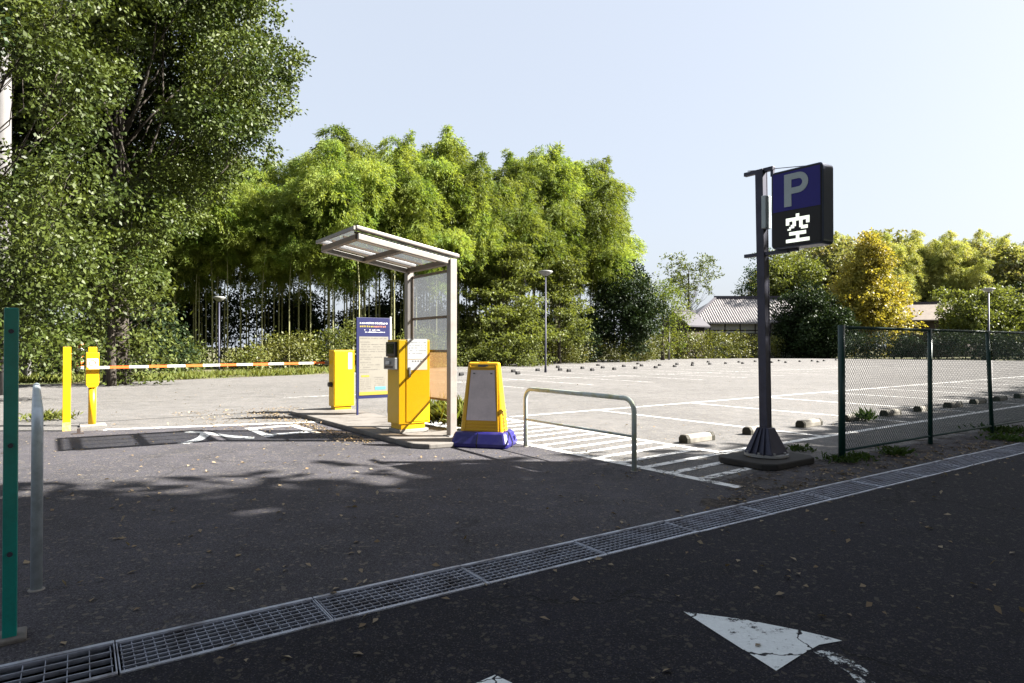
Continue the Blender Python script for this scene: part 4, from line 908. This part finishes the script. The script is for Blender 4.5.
# understorey shrubs along the grove edge
sl_ = ['spreading dark shrub with pale leaves behind the yellow posts', 'low shrub left of the far lamp post', 'bright green weedy bush right of the far lamp post', 'yellow-green bush behind the barrier arm near the gate box', 'bush behind the gate box', 'bush seen through the shelter', 'low bush right of the shelter', 'low bush under the tiered tree', 'bush at the foot of the slim grey pole', 'bush at the foot of the dark round tree', 'leafy bush left of the hedge', 'shrub under the bamboo at far left', 'tangled shrub below the big evergreen', 'shrub hugging the grove foot']
for i, (px, d, rad, h, mt) in enumerate([(126, 25.2, 1.7, 2.5, 'leaf_olive'), (185, 38, 1.4, 1.6, 'leaf_olive'), (245, 37, 1.5, 1.7, 'leaf_hedge'), (285, 40, 1.9, 2.2, 'leaf_hedge'), (350, 43, 2.2, 3.0, 'leaf_layer'), (430, 46, 2.2, 2.6, 'leaf_layer'), (470, 50, 2.0, 1.5, 'leaf_layer'), (510, 50, 2.4, 1.6, 'leaf_layer'), (560, 59, 2.5, 1.8, 'leaf_hedge'), (610, 64, 2.6, 2.0, 'leaf_hedge'), (640, 68, 2.6, 2.6, 'leaf_hedge'), (45, 33, 2.4, 3.4, 'leaf_olive'), (85, 34, 2.0, 3.4, 'leaf_dark'), (155, 36, 2.2, 3.8, 'leaf_dark')]):
    rtree('shrub', sl_[i], ((px - 512) / F * d, d, 0), rad, .1, h, 14, rad * .38, 80 + i, M[mt], L=.18, W=.08, spr=34, per=10, th=h * .6, tr=.04, cat='shrub')
# dark thicket inside the grove so that the floor reads deep: shrubs between culms
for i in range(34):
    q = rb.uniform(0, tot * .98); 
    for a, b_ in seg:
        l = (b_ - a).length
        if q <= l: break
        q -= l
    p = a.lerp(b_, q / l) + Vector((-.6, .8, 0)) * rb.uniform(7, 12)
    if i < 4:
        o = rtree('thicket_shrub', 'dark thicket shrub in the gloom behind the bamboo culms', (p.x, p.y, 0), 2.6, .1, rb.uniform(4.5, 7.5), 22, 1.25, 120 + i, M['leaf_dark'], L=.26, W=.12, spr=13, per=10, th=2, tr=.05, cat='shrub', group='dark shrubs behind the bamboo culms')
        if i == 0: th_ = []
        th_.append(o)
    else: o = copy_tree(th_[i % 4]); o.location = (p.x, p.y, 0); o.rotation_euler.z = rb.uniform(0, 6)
# hedges
def hedge(label, a, b_, w, h, mat, seed, L=.24, W=.13, dens=1.0):
    a, b_ = Vector((*a, 0)), Vector((*b_, 0)); n = int((b_ - a).length / 1.3); d = (b_ - a); cl = []; r_ = random.Random(seed)
    for i in range(n):
        p = d * (i + .5) / n
        for z in (h * .22, h * .55, h * .80): cl.append((p.x + r_.uniform(-.3, .3), p.y + r_.uniform(-w, w) * .4, z + r_.uniform(-.2, .2), .95 * h / 3, ))
    cr, mb = tree_mesh_parts(h * .6, .06, cl, L, W, 17 * dens, 16, seed, limb=False)
    st_m = MB()
    for i in range(n): p = d * (i + .5) / n; st_m.tube([p, p + Z * h * .7], [.06, .02], 5)
    return plant('hedge', label, 'hedge', (a.x, a.y, 0), (cr, st_m), mat, trunk_name='stems', crown_name='foliage')
hedge('yellow-green clipped hedge in front of the tiled house', (15.5, 77), (37, 89), 1.4, 3.1, M['leaf_hedge'], 90)
hedge('dark hedge along the far lot edge right of the sign pole', (37, 89.5), (60, 70), 1.4, 3.0, M['leaf_dark'], 91)
hedge('dark hedge along the right end of the lot, behind the fence', (60, 70), (80, 57), 1.4, 3.0, M['leaf_dark'], 92)

# trees on the street's near side, out of the picture to the right: their crowns shade the street
GAPS = [(-2.75, 4.35), (-1.6, 5.95)]
def shade_y(x): return float(np.interp(x, [-14, -5, -2.2, 0, 2.2, 4.6, 5.7, 14.5, 60], [4.0, 6.9, 8.0, 8.5, 9.0, 10.2, 11.0, 18.8, 62]))
def clear(x, y, z, r):
    if y + r * 1.05 + .15 > shade_y(x - 1.315 * z): return False
    for gx, gy in GAPS:                    # small openings in the canopy
        dx, dy = x - gx, y - gy; t = (dx * 1.315 + z) / (1.315 ** 2 + 1)
        if (dx - 1.315 * t) ** 2 + dy * dy + (z - t) ** 2 < (r * .42 + .08) ** 2: return False
    q = r * 1.35 + .5                      # leave the camera's view free
    if y > -q and abs(x) < .82 * (y + q) + q and z < 1.5 + .56 * (y + q) + q: return False
    return True
rt = random.Random(77); street = []
for i, x in enumerate([-9, -3.5, 2.5, 7.5, 11.5, 15.5, 19.5, 23.5, 27.5, 32, 37, 42]):
    y = .723 * x - 4.6 - (2.0 if x < 5 else 0); cl = []
    for k in range(900):
        r_ = rt.uniform(1.0, 1.7); a = rt.uniform(0, 6.283); q = 5.6 * math.sqrt(rt.random()); cx_, cy_, cz = cos(a) * q, sin(a) * q * 1.15, rt.uniform(4.3, 17.5)
        if clear(x + cx_, y + cy_, cz, r_) and (q / 5.8) ** 2 + ((cz - 10) / 8.5) ** 2 < 1: cl.append((cx_, cy_, cz, r_))
    cl = cl[:210]
    cr, mb = tree_mesh_parts(11, .2, cl, .42, .26, 4.2, 8, 200 + i, spread=.38, limb=False)
    plant('street_tree', 'roadside tree beyond the right and near edges of the view, shading the street', 'tree', (x, y, 0), (cr, mb), M['leaf_dark'], 'roadside trees shading the street')

# ------------------------------------------------------------------ grass, weeds, litter
def blades(name, pts, h, w, mat, lean=.5, seed=1, kind='stuff', label=None, cat=None, parent=None):
    rng = np.random.default_rng(seed); P = np.array(pts); n = len(P); D = unit(rng.normal(size=(n, 3)) * lean + np.array([0, 0, 1.0]))
    D[:, 2] = np.abs(D[:, 2]); Q = leaf_quads(P, D, h, w, rng); o = link_mesh(name, np_mesh(name, Q, 4), mat, parent)
    if kind: tag(o, label, cat, kind=kind)
    return o
rng = np.random.default_rng(55); pts = []
bound = [(-45, 22.6), (-24, 24.4), (-17, 27), (-10, 36.4), (-3.5, 51.5), (10, 76.5), (34, 87.5)]
for (a, b_) in zip(bound[:-1], bound[1:]):
    l = math.hypot(b_[0] - a[0], b_[1] - a[1]); n = int(l * (420 if a[1] < 40 else 160))
    t_ = rng.random((n, 1)); p = np.array(a) * (1 - t_) + np.array(b_) * t_; d = np.array([b_[0] - a[0], b_[1] - a[1]]) / l; nn_ = np.array([-d[1], d[0]])
    off = np.abs(rng.normal(size=(n, 1))) * 2.2 - .25; p = p + nn_ * off; msk = np.sin(p[:, 0] * 1.9) + np.sin(p[:, 1] * 1.3 + 1) + rng.normal(size=n) * .7 > -.6
    pts.append(np.concatenate([p[msk], np.zeros((msk.sum(), 1))], 1))
blades('grass', np.concatenate(pts), .30, .05, M['grass'], .45, 5, label='dry green grass strip along the lot edge', cat='grass')
# weeds
def weed(label, c, n, rad, h, w, seed, mat='weed'):
    r_ = np.random.default_rng(seed); P = np.zeros((n, 3)); P[:, :2] = r_.normal(size=(n, 2)) * rad
    t = thing('weed_tuft', label, 'weed', tuple(c)); D = unit(np.concatenate([r_.normal(size=(n, 2)) * .8, np.abs(r_.normal(size=(n, 1))) * .6 + .35], 1))
    P[:, 2] = r_.random(n) * h * .5
    link_mesh('leaves', np_mesh('leaves', leaf_quads(P, D, h, w, r_), 4), M[mat], t)
    m_ = MB(); 
    for k in range(5): m_.tube([(0, 0, 0), (r_.normal() * rad, r_.normal() * rad, h * .7)], [.006, .002], 4)
    m_.build('stems', M['weed'], t); t_ = t; 
    return t
def fpt(t, off): p = f0 + FD * t + FN * off; return (p.x, p.y, 0)
weed('weeds round the foot of the first fence post', fpt(-.05, -.06), 200, .12, .08, .022, 1)
weed('weed patch trailing right of the first fence post', fpt(.35, -.05), 90, .09, .07, .028, 2)
weed('small weed beside the drain between the first two fence posts', fpt(1.0, -.2), 90, .08, .12, .03, 3)
weed('weeds at the foot of the leaning fence post', fpt(5.1, -.05), 260, .18, .10, .03, 4)
weed('low weeds growing over the drain grate', fpt(4.0, -.5), 200, .16, .09, .03, 5)
weed('upright weed beside the wheel stop behind the fence mesh', tuple(gp(867, 421)), 90, .08, .20, .04, 6)
weed('small weed on the lot behind the footing slab', tuple(gp(800, 451)), 80, .10, .08, .03, 7)
weed('weed at the foot of the yellow posts, left', tuple(gp(48, 420)), 260, .22, .16, .03, 8, 'grass')
weed('leafy weeds growing behind the shelter side', (IO.x + .15, IO.y + 1.1, .085), 420, .16, .42, .05, 9, 'grass')
weed('leafy weeds beside the ticket machine inside the shelter', (IO.x - .3, IO.y + 1.6, .085), 300, .16, .40, .05, 10, 'grass')
# fallen leaves
rng = np.random.default_rng(77); P = []
def scat(n, fn): 
    for _ in range(n): P.append(fn())
for _ in range(520): P.append((rng.uniform(-8, 4), rng.uniform(3.4, 12.5)))
for _ in range(260): P.append((rng.uniform(-5, 9), rng.uniform(1.8, 9)))
for _ in range(480): p = G0 + GD * rng.uniform(5, 14) - GN * abs(rng.normal()) * .35; P.append((p.x, p.y))
for _ in range(160): p = G0 + GD * rng.uniform(-2, 14) + GN * rng.uniform(-.15, .6); P.append((p.x, p.y))
for _ in range(650): p = IO - R * (1.05 + abs(rng.normal()) * .25) + S * rng.uniform(.5, 6.5); P.append((p.x, p.y))
for _ in range(500): p = IO - R * rng.uniform(.2, 3.0) + S * rng.uniform(3.5, 7.5); P.append((p.x, p.y))
for _ in range(200): P.append((rng.uniform(-4, 30), rng.uniform(11, 30)))
for _ in range(220): P.append((rng.uniform(-20, -4), rng.uniform(12, 26)))
P = np.array(P); P3 = np.concatenate([P, np.full((len(P), 1), .012)], 1)
def on_trench(p):
    v = Vector((p[0], p[1], 0)) - G0; t_ = v.dot(GD); s_ = v.dot(GN); return 0 < s_ < GW
P3 = np.array([p for p in P3 if not on_trench(p)])
D = rng.normal(size=(len(P3), 3)); D[:, 2] = np.abs(D[:, 2]) * .18; D = unit(D); sz = rng.uniform(.6, 1.3, (len(P3), 1))
side = unit(np.stack([-D[:, 1], D[:, 0], rng.normal(size=len(P3)) * .35], 1)); L_ = .052 * sz; W_ = .030 * sz
q = np.stack([P3, P3 + D * L_ * .5 + side * W_ * .5 + [0, 0, .006], P3 + D * L_, P3 + D * L_ * .5 - side * W_ * .5 + [0, 0, .006]], 1).reshape(-1, 3)
tag(link_mesh('fallen_leaves', np_mesh('fallen_leaves', q, 4), M['litter']), 'dry fallen leaves scattered over the asphalt', 'leaves', kind='stuff')
